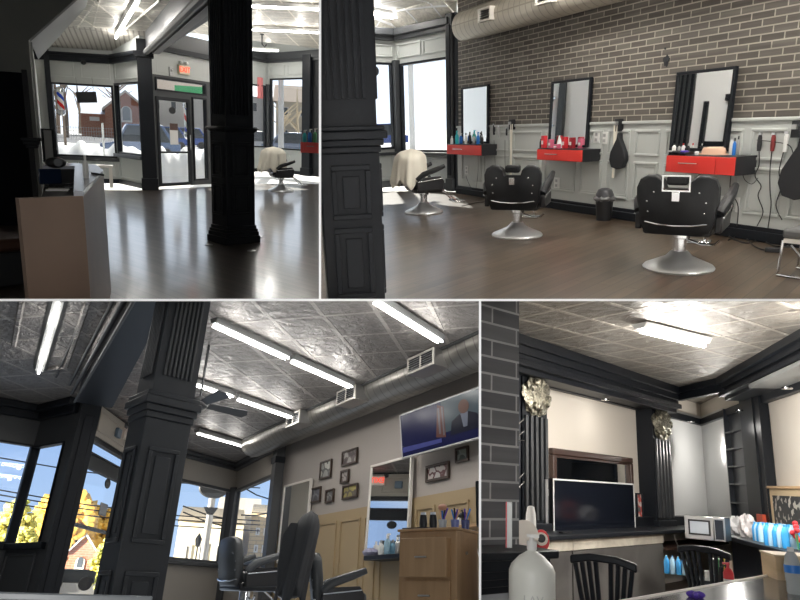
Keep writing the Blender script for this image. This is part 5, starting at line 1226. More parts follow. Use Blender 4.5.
for x, y, lab in ((-.1, .1, 'black hair clipper standing on the mat, left'), (-.02, .12, 'black hair clipper standing beside the first on the mat')):
    t = thing('hair_clipper', lab, 'hair clipper', onK(x, y) @ Matrix.Translation((0, 0, .014))); part('body', MB().lathe([(.03, 0), (.035, .03), (.028, .1)], 14, sy=.8), P_BLACK, t); part('blade', MB().box(-.02, .02, -.01, .01, .1, .12), CHROME, t)
for i, (x, y, col, lab) in enumerate(((.08, .1, (.5, .55, .6), 'clear cup with a shaving brush on the tan unit'), (.17, .14, (.2, .25, .6), 'cup with blue pens on the tan unit'), (.23, .2, (.1, .12, .3), 'cup with dark blue combs at the right end of the tan unit'))):
    t = thing('cup', lab, 'cup', onK(x, y)); part('cup', MB().lathe([(.028, 0), (.034, .07)], 16), mat('cup_%d' % i, tuple(c_ * .8 for c_ in col), .2), t)
    for j in range(4): part('tool', MB().tube([(.0, 0, .05), (.02 * (j - 1.5), .01 * j, .15 + .01 * (j % 2))], .007, 6), (plastic('brush_tan', (.6, .35, .2)), P_BLUE, P_BLACK, P_PURPLE)[(i + j) % 4], t)
single('sponge', 'pinkish sponge on top of the brushes', 'sponge', onK(.08, .1) @ Matrix.Translation((0, 0, .165)), MB().ell((0, 0, 0), (.04, .03, .025)), plastic('sponge_pink', (.6, .3, .2)))
# wooden ledge right with bottle and hanging cords
x0, zL = VP.uz(446, 527, -.3); x1 = VP.uz(478, 524, -.3)[0]
single('wall_shelf', 'narrow wooden ledge on the tan wainscot at the right edge', 'shelf', VP.M @ Matrix.Translation((x0, 0, zL)), MB().box(0, x1 - x0 + .3, -.32, -.03, -.04, 0), OAK2, bevel=.006)
bottle('bottle', 'white bottle with a black hooked top on the wooden ledge', VP.M @ Matrix.Translation((VP.uz(459, 520, -.2)[0], -.2, zL + .001)), .13, .03, P_WHITE, P_BLACK)
single('hairdryer', 'black hair dryer standing on the wooden ledge', 'hair dryer', VP.M @ Matrix.Translation((VP.uz(463, 520, -.18)[0], -.18, zL + .001)), MB().lathe([(.02, 0), (.022, .08), (.02, .1)], 12).tube([(-.06, 0, .13), (.0, 0, .135), (.07, 0, .13)], [.025, .035, .03], 12), P_BLACK)
for i, (pts, lab) in enumerate((([(456, 528), (459, 560), (462, 588), (478, 588)], 'black cord hanging below the wooden ledge'), ([(470, 530), (465, 560), (463, 600)], 'second black cord below the wooden ledge'),
    ([(474, 530), (476, 545), (480, 560)], 'white cord at the right edge below the ledge'))):
    single('cord', lab, 'cord', VP.M, MB().tube([(lambda q_: (q_[0], -.1, q_[1]))(VP.uz(px, py, -.1)) for px, py in pts], .007, 6), P_BLACK if i < 2 else P_WHITE)
t = thing('hair_clipper', 'black clippers hung in a bundle under the wooden ledge', 'hair clipper', on(467, 538, -.14)); part('body', MB().ell((0, 0, 0), (.07, .05, .08)), P_BLACK, t); part('nozzle', MB().tube([(.05, 0, .0), (.1, 0, -.1)], .02), P_BLACK, t)
# chair headrest at the right edge
e = R.dist(482, 505, 3.9)
t = thing('barber_chair', 'black padded headrest of a chair cut by the right edge', 'barber chair', R.at(e, 0)); part('headrest', MB().box(-.035, .2, -.05, .05, -.12, .13), LEATHER, t, bevel=.03); part('stem', MB().box(.05, .08, .0, .04, -.7, -.1), CHROME, t)
# chairs
GRL = mat('faded_leather', (.07, .075, .08), .4)  # black leather lifted to grey so the colour carries the haze
e = R.dist(250, 560, 8.6); e.z = 0
raise_chair(barber_chair('grey barber chair with raised back before the corner window', R.at(e, -64), seatm=GRL, lobes=False, head=False, scale=.95), .35)
e2 = R.dist(340, 560, 6.3); e2.z = 0
chB = raise_chair(barber_chair('black barber chair with wide footrest draped with a dark cape', R.at(e2, -84), seatm=GRL, lobes=False, head=False, scale=.78), .28)
t0 = R.dist(309, 540, 6.1)
cape('dark cape hanging over the back of the nearer barber chair', R.M @ Matrix.Translation((t0.x, t0.y, 0)), .125, .36, .62, 1.33, m=mat('dark_cape', (.05, .052, .056), .8), seed=11, lean=-.12)
single('towel', 'dark cloth sleeve hanging lower left of the caped chair', 'cloth', R.M @ Matrix.Translation(R.dist(292, 560, 6.0)), MB().lathe([(.05, -.3), (.1, -.28), (.12, -.05), (.1, .2), (.04, .3)], 18, sx=1, sy=.6), mat('dark_cape2', (.045, .047, .05), .8))
# table edge in the foreground
e = R.dist(40, 598, 3.4); 
t = thing('table', 'pale grey table edge at the lower left corner', 'table', R.at((e.x, e.y, 0))); zT = R.vz((e.x, e.y, 0), 593)
part('top', MB().box(-1.2, .42, -.3, .3, zT - .03, zT), plastic('table_grey', (.25, .27, .28), .3), t, bevel=.006); part('leg', MB().box(.1, .16, .0, .06, zT - .7, zT - .03), BLACK, t)
# ---- outdoors
struct('ground_3', MB().prism([(-60, 19), (40, 19), (90, 60), (120, 240), (-140, 240)], -.5, -.3, 'z'), ASPHALT, R.M)
Y2 = noise_col(mat('autumn_leaves', (.7, .42, .06), .8), (.55, .30, .04), (.85, .58, .14), .9); Y3 = noise_col(mat('yellow_green_leaves', (.5, .5, .1), .8), (.35, .4, .08), (.75, .65, .18), .9)
BK = mat('tree_bark', (.12, .09, .07), .9)
def gp(px, py, d_): p = R.dist(px, py, d_); return Vector((p.x, p.y, -.3))
for i, (px, top, d_, wpx, m_, lab) in enumerate(((-2, 500, 60, 15, Y3, 'yellow green tree at the left edge behind the bay window'), (50, 492, 70, 26, Y2, 'broad orange tree across the street, left of the corner post'), (28, 520, 75, 16, Y2, 'small orange tree low behind the bay window mullion'),
    (88, 508, 72, 17, Y2, 'orange tree behind the church roof seen through the door'), (99, 537, 45, 10, Y3, 'yellow green young tree in front of the church'), (12, 525, 55, 10, Y3, 'pale yellow tree low in the bay window'),
    (278, 525, 60, 9, Y2, 'orange tree beyond the post before the picture wall'), (268, 545, 62, 8, Y3, 'pale green tree low in the corner window'))):
    p = gp(px, 590, d_); hh = R.vz(p, top) + .3; tree(lab, R.at(p), hh, wpx / F * d_, m_, BK, 40 + i, n=150, trunk=.25)
# church seen through the door
p = gp(74, 590, 68); k6 = p.length / F; hz_ = lambda y: R.vz(p, y) + .3
t = thing('church', 'red brick church gable with pale roof seen through the door glass', 'building', R.at(p)); RB3 = brick_mat('church_brick2', 'xz', (.40, .15, .09), (.46, .19, .12), (.4, .3, .25), .6, .2, .02, .8, .1)
part('gable_wall', MB().prism([(-11 * k6, 0), (12 * k6, 0), (12 * k6, hz_(552)), (0, hz_(535)), (-11 * k6, hz_(552))], 0, 12, 'y'), RB3, t)
part('roof', MB().prism([(-12 * k6, hz_(553)), (0, hz_(533)), (13 * k6, hz_(553)), (13 * k6, hz_(554.5)), (0, hz_(536)), (-12 * k6, hz_(554.5))], -.4, 12.4, 'y'), ROOF, t)
part('side_wing', MB().prism([(12 * k6, 0), (24 * k6, 0), (24 * k6, hz_(545)), (4 * k6, hz_(537))], 3, 14, 'y'), ROOF, t)
zb_ = hz_(570); zs_ = hz_(562) - zb_; ar = [(-3.6 * k6, 0), (3.6 * k6, 0)] + [(3.6 * k6 * math.cos(a_), zs_ + 3.6 * k6 * math.sin(a_)) for a_ in [math.pi * j / 10 for j in range(11)]]
aw = part('arched_window', MB().prism([(x, z + zb_) for x, z in ar], -.12, 0, 'y'), WHITE, t); part('window_glass', MB().prism([(x * .6, z * .85 + zb_ + .2) for x, z in ar], -.16, -.12, 'y'), mat('church_glass2', (.1, .12, .15), .2), aw)
fm = MB(); A_, B_ = gp(30, 590, 56), gp(130, 590, 56)
for j in range(60): q_ = A_.lerp(B_, j / 59); fm.box(q_.x - .25, q_.x + .25, q_.y, q_.y + .05, -.3, R.vz(q_, 569.5))
single('fence', 'grey board fence in front of the church, seen through the door', 'fence', R.M, fm, STEEL)
p = gp(69, 590, 40); car('black car parked beyond the door glass', R.at(p, 0) @ Matrix.Translation((0, 0, R.vz(p, 590.5) + .3)), 2.2, (.05, .055, .06), h=1.0)
for i, (y0_, y1_) in enumerate(((486, 507), (491, 511), (454, 474), (497, 517))):
    A_, B_ = R.dist(-40, y0_ - 3, 40), R.dist(260, y1_ + 14, 46); single('power_line', ['power line crossing the bay and door glass, topmost of the low bunch', 'second power line just under the topmost', 'highest single power line across the bay window', 'lowest power line across the bay window'][i], 'cable', R.M, MB().tube([A_, A_.lerp(B_, .33) - Vector((0, 0, .3)), A_.lerp(B_, .66) - Vector((0, 0, .3)), B_], .035, 5), BLACK2)
# houses beyond the corner windows
SUNNY = mat('house_cream_sunny', (.85, .76, .56), .8); TANB = brick_mat('tan_block', 'xz', (.72, .58, .36), (.78, .64, .42), (.5, .42, .3), .9, .3, .03, .8, .2)
def house3(label, px0, px1, ye, yt, d_, m, rm, wins, depth=10, gable=False, rot=0):
    p0_, p1_ = gp(px0, 590, d_), gp(px1, 590, d_); c_ = (p0_ + p1_) / 2; hw2 = (p0_ - p1_).length / 2; he, ht = R.vz(c_, ye) + .3, R.vz(c_, yt) + .3
    t = thing('house', label, 'building', R.at(c_, rot)); part('wall', MB().box(-hw2, hw2, 0, depth, 0, he), m, t)
    if gable: part('roof', MB().prism([(-hw2 * 1.05, he), (hw2 * 1.05, he), (hw2 * .1, ht)], -.4, depth, 'y'), rm, t)
    else: part('roof', MB().prism([(-.5, he - .05), (depth + .5, he - .05), (depth / 2, ht)], -hw2 * 1.04, hw2 * 1.04, 'x'), rm, t)
    for (fx_, fz, fw_, fh_) in wins:
        q_ = part('window', rim(MB(), -hw2 + 2 * hw2 * (fx_ - fw_ / 2), -hw2 + 2 * hw2 * (fx_ + fw_ / 2), he * (fz - fh_ / 2), he * (fz + fh_ / 2), .12, -.1, 0), WHITE, t)
        part('pane', MB().box(-hw2 + 2 * hw2 * (fx_ - fw_ / 2) + .1, -hw2 + 2 * hw2 * (fx_ + fw_ / 2) - .1, -.04, 0, he * (fz - fh_ / 2) + .1, he * (fz + fh_ / 2) - .1), mat('pane_dark3', (.3, .28, .25), .2), q_)
house3('long cream house with porch roof beyond the front window', 168, 236, 522, 500, 52, SUNNY, mat('roof_tan', (.6, .5, .35), .8), [(.2, .6, .1, .25), (.42, .6, .14, .3), (.66, .6, .1, .28), (.25, .2, .12, .2), (.6, .2, .1, .2)])
house3('tall white gabled house front rising behind the window post', 206, 252, 515, 490, 60, mat('house_white_sunny', (.9, .86, .78), .8), mat('roof_white', (.85, .8, .7), .8), [], gable=False)
house3('tall tan block of flats in the side window', 243, 270, 513, 497, 56, TANB, TANB, [(.3, .8, .16, .08), (.6, .8, .16, .08), (.3, .62, .16, .08), (.6, .62, .16, .08), (.3, .44, .16, .08), (.6, .44, .16, .08)])
# round sign on a pole outside
p = gp(199, 590, 30); zs_ = R.vz(p, 491); t = thing('street_sign', 'round sign back on a tall pole outside the front window', 'sign', R.at(p))
part('pole', MB().lathe([(.16, 0), (.14, zs_ + .2)], 14), mat('pole_grey3', (.4, .4, .4), .6), t); part('sign_disc', MB().lathe([(.55, -.08), (.6, 0), (.55, .08)], 30, Matrix.Translation((-.0, -.1, zs_ + .4)) @ Matrix.Rotation(math.pi / 2, 4, 'X'), sx=1.05, sy=.72), DARKP, t)
part('arm', MB().prism([(-.3, zs_ - .4), (.3, zs_ - .4), (.12, zs_ - .7), (-.12, zs_ - .7)], -.15, .05, 'y'), DARKP, t)
p = gp(191, 590, 34); t = thing('lamp_post', 'thin lantern post outside the front window', 'lamp', R.at(p)); zz = R.vz(p, 540)
part('post', MB().lathe([(.05, 0), (.04, zz)], 10), BLACK, t); part('lantern', MB().lathe([(.1, zz), (.16, zz + .35), (.02, zz + .6)], 8), BLACK, t)
for i, (a_, b_) in enumerate((((183, 506), (232, 520)), ((183, 512), (232, 528)), ((241, 486), (272, 500)), ((241, 515), (272, 512)))):
    single('power_line', ['upper power line across the cream house', 'lower power line across the cream house', 'power line high in the side window', 'power line lower in the side window'][i], 'cable', R.M, MB().tube([R.dist(*a_, 30), R.dist((a_[0] + b_[0]) / 2, (a_[1] + b_[1]) / 2 + 2, 30), R.dist(*b_, 30)], .03, 5), BLACK2)
# sunlight on the street, which lies under the upper rooms' ground
def spot(R, pos, tgt, energy, size=20, col=(1, .9, .72), name='street_sunlight', blend=.3, r=.5):
    l = bpy.data.lights.new(name, 'SPOT'); l.energy = energy; l.spot_size = R_(size); l.spot_blend = blend; l.color = col; l.shadow_soft_size = r
    o = bpy.data.objects.new(name, l); COL.objects.link(o); p = R.M @ Vector(pos); q_ = R.M @ Vector(tgt)
    o.location = p; o.rotation_euler = (p - q_).to_track_quat('Z', 'Y').to_euler(); return o
spot(R, Vector((-50, 28, 9)), gp(150, 560, 60) + Vector((0, 0, 4)), 700000, 95)
close('bl')
# =================================================================== room four (lower right): back counter with television and microwave
R = Room(640, 450, 490, 0.0, 0.0, 1.5)
zc = 3.26
WALL4 = mat('warm_off_white', (.72, .66, .58), .6); WALL4B = mat('cool_off_white', (.68, .68, .67), .6)
TIN5 = tin_mat('pressed_tin_bronze', (.30, .275, .24), .35, .42, .55, 35, .8, 6)
BRK4 = brick_mat('charcoal_brick', 'xz', (.13, .13, .135), (.2, .2, .2), (.5, .5, .49), .37, .0885, .006, .7, .5, .5, noise=.25)
NAVY = mat('navy_black', (.008, .012, .02), .35)
FL4 = brick_mat('brown_floor_boards', 'xy', (.07, .05, .04), (.1, .075, .06), (.03, .02, .02), 1.5, .14, .005, .4, .2, .4)
struct('floor_4', MB().box(-8, 14, 0, 22, -.1, 0), FL4, R.M)
def hdir(px, py): v = R.ray(px, py); v.z = 0; return v.normalized()
B0 = R.dist(549, 470, 9.3); B0.z = 0; d1 = hdir(1045, 490)
rc = hdir(705, 470)                                   # corner column of the image
def isect(p, d, q, e):
    den = d.x * e.y - d.y * e.x; t = ((q.x - p.x) * e.y - (q.y - p.y) * e.x) / den; return p + d * t
CRN = isect(B0, d1, Vector((0, 0, 0)), rc)
d2 = hdir(534, 490)
Q1 = Wall(R, CRN - d1 * 12, CRN); Q2 = Wall(R, CRN, CRN - d2 * 9)
ox = (B0 - (CRN - d1 * 12)).length
struct('wall_back', MB().box(0, Q1.len, 0, .15, 0, zc + .1), WALL4, Q1.M)
struct('wall_right', MB().box(0, Q2.len, 0, .15, 0, zc + .1), WALL4, Q2.M)
struct('ceiling_6', MB().prism([(-12, -1), (16, -1), (16, 24), (-12, 24)], zc, zc + .05, 'z'), TIN5, R.M)
def bx(W, x0p, x1p, y, z0, z1, depth, pyr=470):
    """box on a wall between two image columns measured on the plane y, thickness depth behind it"""
    x0, x1 = W.uz(x0p, pyr, y)[0], W.uz(x1p, pyr, y)[0]; return (x0, x1, y, y + depth, z0, z1)
# cornice: stepped black mouldings, deeper over the pilasters
zcn = Q1.uz(600, 390, -.55)[1]
def cornice(W, x0, x1, dp, z0, n):
    mb = MB(); H = zc - z0
    for q_, (o, a_, b_) in enumerate(((0, .72, 1), (.06, .5, .74), (.1, .34, .5), (.05, .16, .34), (.14, 0, .16))): mb.box(x0, x1, -dp + o, 0, z0 + H * a_, z0 + H * b_)
    for q_ in range(4): mb.box(x0, x1, -dp + .045 - .0, -dp + .1, z0 + H * (.2 + q_ * .035), z0 + H * (.215 + q_ * .035))
    return struct('trim_%d' % n, mb, BLACK, W.M, bevel=.008)
xP = lambda px, y=-.5: Q1.uz(px, 440, y)[0]
cornice(Q1, 0, xP(684), .55, zcn, 80)
cornice(Q2, Q2.uz(722, 440, -.5)[0], Q2.len, .55, Q2.uz(770, 375, -.55)[1], 81)
z2_ = Q1.uz(600, 396, -.05)[1]
struct('trim_82', MB().box(0, Q1.len, -.1, 0, Q1.uz(600, 400, -.1)[1], Q1.uz(600, 392, -.1)[1]), BLACK, Q1.M, bevel=.01)
struct('trim_83', MB().box(0, Q2.len, -.1, 0, Q1.uz(600, 400, -.1)[1], Q1.uz(600, 392, -.1)[1]), BLACK, Q2.M, bevel=.01)
# diagonal cornice piece across the corner
a_ = Q1.L @ Vector((xP(682), -.5, 0)); b_ = Q2.L @ Vector((Q2.uz(724, 440, -.5)[0], -.5, 0))
Wd = Wall(R, a_, b_)
struct('trim_84', MB().box(-.1, Wd.len + .1, 0, .1, zc - .22, zc).box(-.1, Wd.len + .1, -.05, .1, zc - .1, zc), BLACK, Wd.M, bevel=.01)
# pilasters with carved capitals
GOLDS = noise_col(mat('carved_silver_gold', (.35, .33, .27), .35, .8), (.08, .075, .06), (.62, .58, .46), 22, 3, 1, bump=1.0)
def pilaster(px0, px1, label, y=-.3, fl=5, gm=BLACK, top=None):
    x0, x1 = Q1.uz(px0, 470, y)[0], Q1.uz(px1, 470, y)[0]; w_ = x1 - x0; z0 = .96; z1 = zcn + .02
    t = thing('pilaster', label, 'pilaster', Q1.M @ Matrix.Translation((x0, y, 0)))
    part('shaft', MB().box(0, w_, .02, -y, z0, z1), gm, t)
    zt_ = z1 - .46; fm = MB()
    for i in range(fl):
        cx_ = w_ * (i + .5) / fl; fm.box(cx_ - w_ / fl * .24, cx_ + w_ / fl * .24, -.015, .02, z0 + .12, zt_ - .05)
    part('fluting', fm, SLATE, t, bevel=.006)
    rn = random.Random(px0); cb = MB().ell((w_ * .5, 0, z1 - .24), (w_ * .5, .08, .24), 26, 18, fn=lambda a, b: 1 + .14 * math.sin(6 * a + 5 * b) + rn.uniform(-.07, .07))
    for k_ in range(10):
        a = rn.uniform(0, 6.28); cb.ell((w_ * (.5 + .36 * math.cos(a)), -.06, z1 - .24 + .17 * math.sin(a)), (.04, .04, .05), 8, 6)
    part('carved_capital', cb, GOLDS, t, ang=60)
    part('base', MB().box(-.02, w_ + .02, -.03, -y, z0 - .06, z0 + .08), gm, t, bevel=.008); return t
pilaster(524, 549, 'black fluted pilaster with carved silver capital, left of the television')
pilaster(656, 672, 'black fluted pilaster with carved silver capital, right of the television')
# white corner niche wall tone
struct('wall_niche', MB().box(Q1.uz(672, 470, -.03)[0], Q1.len, -.03, 0, .95, Q1.uz(690, 414, -.03)[1]), WALL4B, Q1.M)
struct('wall_niche_right', MB().box(0, Q2.uz(727, 470, -.03)[0], -.03, 0, .95, Q1.uz(690, 414, -.03)[1]), WALL4B, Q2.M)
# recess left of the pilaster with crossed wires
t = thing('wire_rack', 'dark recess with crossed white wires between brick and pilaster', 'rack', Q1.M); y_ = -.32
xa, xb = Q1.uz(505, 470, y_)[0], Q1.uz(524, 470, y_)[0]
part('back', MB().box(xa, xb, y_ + .05, 0, .9, zcn), NAVY, t)
for zr in (Q1.uz(518, 428, y_)[1], Q1.uz(518, 440, y_)[1], Q1.uz(518, 483, y_)[1], Q1.uz(518, 492, y_)[1]): part('wire', MB().tube([(xa, y_, zr - .12), (xb, y_, zr + .12)], .008, 6), CHROME, t)
part('wire', MB().tube([(xa, y_, Q1.uz(518, 440, y_)[1]), (xb, y_, Q1.uz(518, 440, y_)[1])], .008, 6), CHROME, t)
# shelf unit and black post on the right wall
def bx2(x0p, x1p, y, z0, z1, depth): x0, x1 = Q2.uz(x0p, 470, y)[0], Q2.uz(x1p, 470, y)[0]; return (x0, x1, y, y + depth, z0, z1)
zq = Q2.uz(745, 400, -.14)[1]
t = thing('shelf_unit', 'tall navy black open shelf unit in the right corner', 'shelf', Q2.M); X0, X1 = Q2.uz(727.5, 470, -.14)[0], Q2.uz(745, 470, -.14)[0]
part('back', MB().box(X0, X1, -.06, -.02, .9, zq), NAVY, t); part('side', MB().box(X0, X0 + .03, -.14, -.06, .9, zq), NAVY, t)
for py in (430, 448, 466, 484, 503): z_ = Q2.uz(736, py, -.14)[1]; part('shelf_board', MB().box(X0, X1, -.14, -.06, z_ - .012, z_ + .012), NAVY, t)
t = thing('column', 'tall plain black post right of the navy shelf unit', 'column', Q2.M)
part('shaft', MB().box(*bx2(745, 765, -.14, .9, zq + .3, .13)), BLACK, t); part('face_strip', MB().box(*bx2(749, 758, -.16, 1.0, zq, .02)), BLACK, t)
struct('trim_85', MB().box(Q2.uz(764, 380, -.3)[0], Q2.len, -.5, 0, Q2.uz(780, 382, -.3)[1], Q2.uz(780, 382, -.3)[1] + .05), GREYD, Q2.M)
# ceiling light
zf = zc - .02
fixture(R, R.fl(639, 323, zf), R.fl(705, 339, zf), zf, 'single fluorescent tube light on the bronze tin ceiling', None, tubes=1, width=.1, energy=80)
fixture(R, R.fl(818, 308, zf), R.fl(885, 309, zf), zf, 'ceiling light past the right edge, in line with the single tube', None, tubes=2, width=.12, energy=400)  # this and the next fixture are added out of view as fill
fixture(R, R.fl(826, 328, zf), R.fl(862, 329, zf), zf, 'ceiling light past the right edge, nearer the framed poster', None, tubes=2, width=.12, energy=400)
# recessed spotlights in the soffits; the poster one is added to brighten the wall
for i, (W, px, py, yo, en, lab) in enumerate(((Q1, 605, 394, -.3, 3, 'small recessed spotlight in the soffit above the television wall'), (Q1, 690, 408, -.28, 90, 'small recessed spotlight in the corner niche soffit'), (Q2, 738, 400, -.2, 5, 'small recessed spotlight above the navy shelf unit'), (Q2, 786, 378, -.35, 60, 'small recessed spotlight in the soffit over the framed poster'))):
    x, z = W.uz(px, py, yo); z = min(z, zcn - .06)
    t = thing('recessed_light', lab, 'light', W.M @ Matrix.Translation((x, yo, z))); part('ring', MB().lathe([(.05, 0), (.06, .0), (.06, .02), (.05, .02)], 20), CHROME, t); part('lens', MB().lathe([(.045, .004), (.045, .012)], 20), TUBE, t)
    ld = bpy.data.lights.new('spot_glow', 'POINT'); ld.energy = en; ld.shadow_soft_size = .05; ld.color = (1, .97, .92); lo = bpy.data.objects.new('spot_glow', ld); COL.objects.link(lo); lo.parent = t; lo.location = (0, (-.1, -.55, -.25, -.75)[i], (-.25, -.5, -.25, -.6)[i])
# counters
yc = -.75; zT = .95
t = thing('counter', 'long black back counter under the television', 'counter', Q1.M)
xa, xb = Q1.uz(490, 550, yc)[0], Q1.len
part('worktop', MB().box(xa, xb, yc, 0, zT - .05, zT), BLACK, t, bevel=.006)
part('backsplash', MB().box(Q1.uz(540, 530, -.2)[0], xb, -.22, -.16, zT, Q1.uz(640, 519, -.2)[1]), BLACK, t)
part('ledge', MB().box(Q1.uz(540, 530, -.2)[0], xb, -.24, 0, Q1.uz(640, 519, -.2)[1], Q1.uz(640, 519, -.2)[1] + .03), BLACK, t)
MARB = noise_col(mat('beige_stone', (.5, .46, .38), .5), (.38, .34, .28), (.62, .57, .48), 3, 4, 1)
STONE = noise_col(mat('grey_stone_panel', (.11, .105, .1), .4), (.075, .07, .066), (.13, .125, .118), 2, 4, 1)
yq = yc + .06
for i, (x0p, x1p, lab) in enumerate(((534, 573, 'grey stone faced low cabinet, left, under the counter'), (573, 665, 'wide grey stone faced low cabinet behind the first spindle chair'))):
    x0, x1 = Q1.uz(x0p, 570, yq)[0], Q1.uz(x1p, 570, yq)[0]
    t = thing('low_cabinet', lab, 'cabinet', Q1.M @ Matrix.Translation((x0, yq, 0)))
    part('body', MB().box(0, x1 - x0 - .01, .03, .6, 0, .89), STONE, t); part('front_panel', MB().box(.01, x1 - x0 - .02, 0, .03, .04, .76), STONE, t, bevel=.005)
    part('stone_band', MB().box(0, x1 - x0 - .01, -.01, .03, .77, .89), MARB, t)
    part('knob', MB().ell((x1 - x0 - .06, -.015, .70), (.015, .015, .015), 10, 8), CHROME, t)
# right counter
t = thing('counter', 'black side counter carrying the bags and bottle packs', 'counter', Q2.M); y2 = -.75
part('worktop', MB().box(.2, Q2.len, y2, 0, zT - .05, zT), BLACK, t, bevel=.006)
part('cupboard', MB().box(Q2.uz(733, 560, y2 + .1)[0], Q2.len, y2 + .1, 0, 0, zT - .05), NAVY, t)
def on1(px, y, z=zT, dx=0): return Q1.M @ Matrix.Translation((Q1.uz(px, 530, y)[0] + dx, y, z + .001))
def on2(px, y, z=zT): return Q2.M @ Matrix.Translation((Q2.uz(px, 535, y)[0], y, z + .001))
# big mirror and television
y = -.02
def rc4(x0p, x1p, yt, yb, y): xm, ym = (x0p + x1p) / 2, (yt + yb) / 2; return Q1.uz(x0p, ym, y)[0], Q1.uz(x1p, ym, y)[0], Q1.uz(xm, yb, y)[1], Q1.uz(xm, yt, y)[1]
r_ = rc4(552, 633, 453, 533, -.05); t = thing('wall_mirror', 'large mirror in a dark brown moulded frame behind the television', 'mirror', Q1.M)
BRN = mat('brown_frame', (.06, .032, .024), .35)
part('frame', rim(MB(), *r_, .09, -.08, 0).box(0, 0, 0, 0, 0, 0), BRN, t, bevel=.015); part('inner_moulding', rim(MB(), r_[0] + .09, r_[1] - .09, r_[2] + .09, r_[3] - .09, .03, -.06, 0), BRN, t); part('mirror_glass', MB().box(r_[0] + .1, r_[1] - .1, -.03, -.01, r_[2] + .1, r_[3] - .1), MIRROR, t)
r_ = rc4(553, 634.5, 481, 533, -.30); t = thing('television', 'large black television with thin white bezel standing on the counter', 'television', Q1.M @ Matrix.Translation((0, 0, 0)))
part('casing', MB().box(r_[0], r_[1], -.30, -.24, r_[2], r_[3]), P_BLACK, t, bevel=.004); part('bezel', rim(MB(), r_[0], r_[1], r_[2], r_[3], .022, -.308, -.3), P_WHITE, t); part('screen', MB().box(r_[0] + .02, r_[1] - .02, -.304, -.30, r_[2] + .025, r_[3] - .02), mat('screen_black', (.008, .010, .016), .12), t)
for k_ in (.2, .8): xx = r_[0] + (r_[1] - r_[0]) * k_; part('foot', MB().box(xx - .02, xx + .02, -.38, -.18, zT, r_[2] + .02), P_BLACK, t)
r_ = rc4(635.5, 641.5, 493, 521, -.12); frame_pic('narrow framed picture leaning at the right of the television', Q1.M @ Matrix.Translation(((r_[0] + r_[1]) / 2, -.12, (r_[2] + r_[3]) / 2)), r_[1] - r_[0], r_[3] - r_[2], BLACK, shade_art('art_red_white', (.7, .65, .6), (.6, .1, .08), (.1, .1, .1), 9), fw=.02)
single('pipe', 'short white pipe standing between the pilaster and the television', 'pipe', on1(546.5, -.3), MB().lathe([(.025, 0), (.025, .42), (.032, .42), (.032, .5), (.025, .5), (.025, .62)], 14), P_SIL)
single('remote', 'black remote control lying on the counter', 'remote', on1(566, -.6), MB().box(-.12, .1, -.03, .03, 0, .02), P_BLACK, bevel=.005)
# microwave
M_ = R.at(R.fl(706, 541, zT), -14)
mw = thing('microwave', 'silver microwave oven with black side on the counter corner', 'microwave', M_); k_ = R.fl(703, 541, zT).length / F; w_ = 16.2 * k_; h_ = 20 * k_
part('body', MB().box(-w_, w_, .0, .26, 0.01, h_), P_BLACK, mw, bevel=.006); part('door', MB().box(-w_, w_ * .45, -.03, 0, 0.01, h_), STEEL, mw, bevel=.006)
part('control_panel', MB().box(w_ * .46, w_, -.03, 0, .01, h_), STEEL, mw, bevel=.006); part('keypad', MB().box(w_ * .53, w_ * .93, -.034, -.03, .03, h_ - .03), NAVY, mw)
part('window', rim(MB(), -w_ * .8, w_ * .3, h_ * .22, h_ * .85, .02, -.036, -.03), P_BLACK, mw); part('window_glass', MB().box(-w_ * .8 + .02, w_ * .3 - .02, -.034, -.03, h_ * .22 + .02, h_ * .85 - .02), mat('microwave_window', (.35, .38, .42), .3), mw)
# things on the right counter
PLAST = mat('clear_film', (.75, .75, .76), .2)
for (px, y_, m_, rx, rz_, lab, sd_) in ((737, -.45, PLAST, .15, .13, 'clear crumpled plastic bag beside the microwave', 3), (748, -.5, mat('pinkish_film', (.7, .66, .66), .25), .13, .16, 'taller whitish plastic bag between the first bag and the bottle pack', 5)):
    rn = random.Random(sd_); single('plastic_bag', lab, 'bag', on2(px, y_) @ Matrix.Translation((0, 0, rz_ * .8)), MB().ell((0, 0, 0), (rx, rx * .8, rz_), 26, 16, fn=lambda a, b: 1 + .15 * math.sin(5 * a + 4 * b) + rn.uniform(-.1, .1)), m_, ang=30)
def waterpack(M, nx, ny, label, s=1.0, blue=P_BLUE, film=False):
    BC_ = bpy.data.materials.get('bottle_clear') or mat('bottle_clear', (.42, .66, .82), .15)
    t = thing('bottle_pack', label, 'bottle pack', M @ Matrix.Scale(s, 4)); lb = mat('pack_blue', (.05, .35, .75), .25)
    for i in range(nx):
        for j in range(ny):
            b_ = part('water_bottle', MB().lathe([(.03, 0), (.033, .02), (.033, .13), (.02, .17), (.012, .18), (.012, .2)], 12, Matrix.Translation(((i - nx / 2 + .5) * .066, (j - ny / 2 + .5) * .066, 0))), BC_ if (i + j) % 2 else lb, t)
    if film: part('shrink_wrap', MB().box(-nx * .034, nx * .034, -ny * .034, ny * .034, .0, .11), lb, t, bevel=.015)
    return t
waterpack(on2(765, -.5), 4, 3, 'blue wrapped pack of water bottles next to the plastic bags', 1.15)
waterpack(on2(783, -.55) @ Matrix.Rotation(R_(15), 4, 'Z'), 5, 3, 'bright blue wrapped pack of water bottles before the framed poster', 1.25)
t = thing('box', 'red square tin with dark emblem behind the bottle packs', 'box', on2(764, -.15)); part('box', MB().box(-.13, .13, -.04, .04, 0, .3), plastic('red_orange', (.62, .09, .04)), t, bevel=.005); part('emblem', MB().box(-.05, .05, -.044, -.04, .1, .2), NAVY, t)
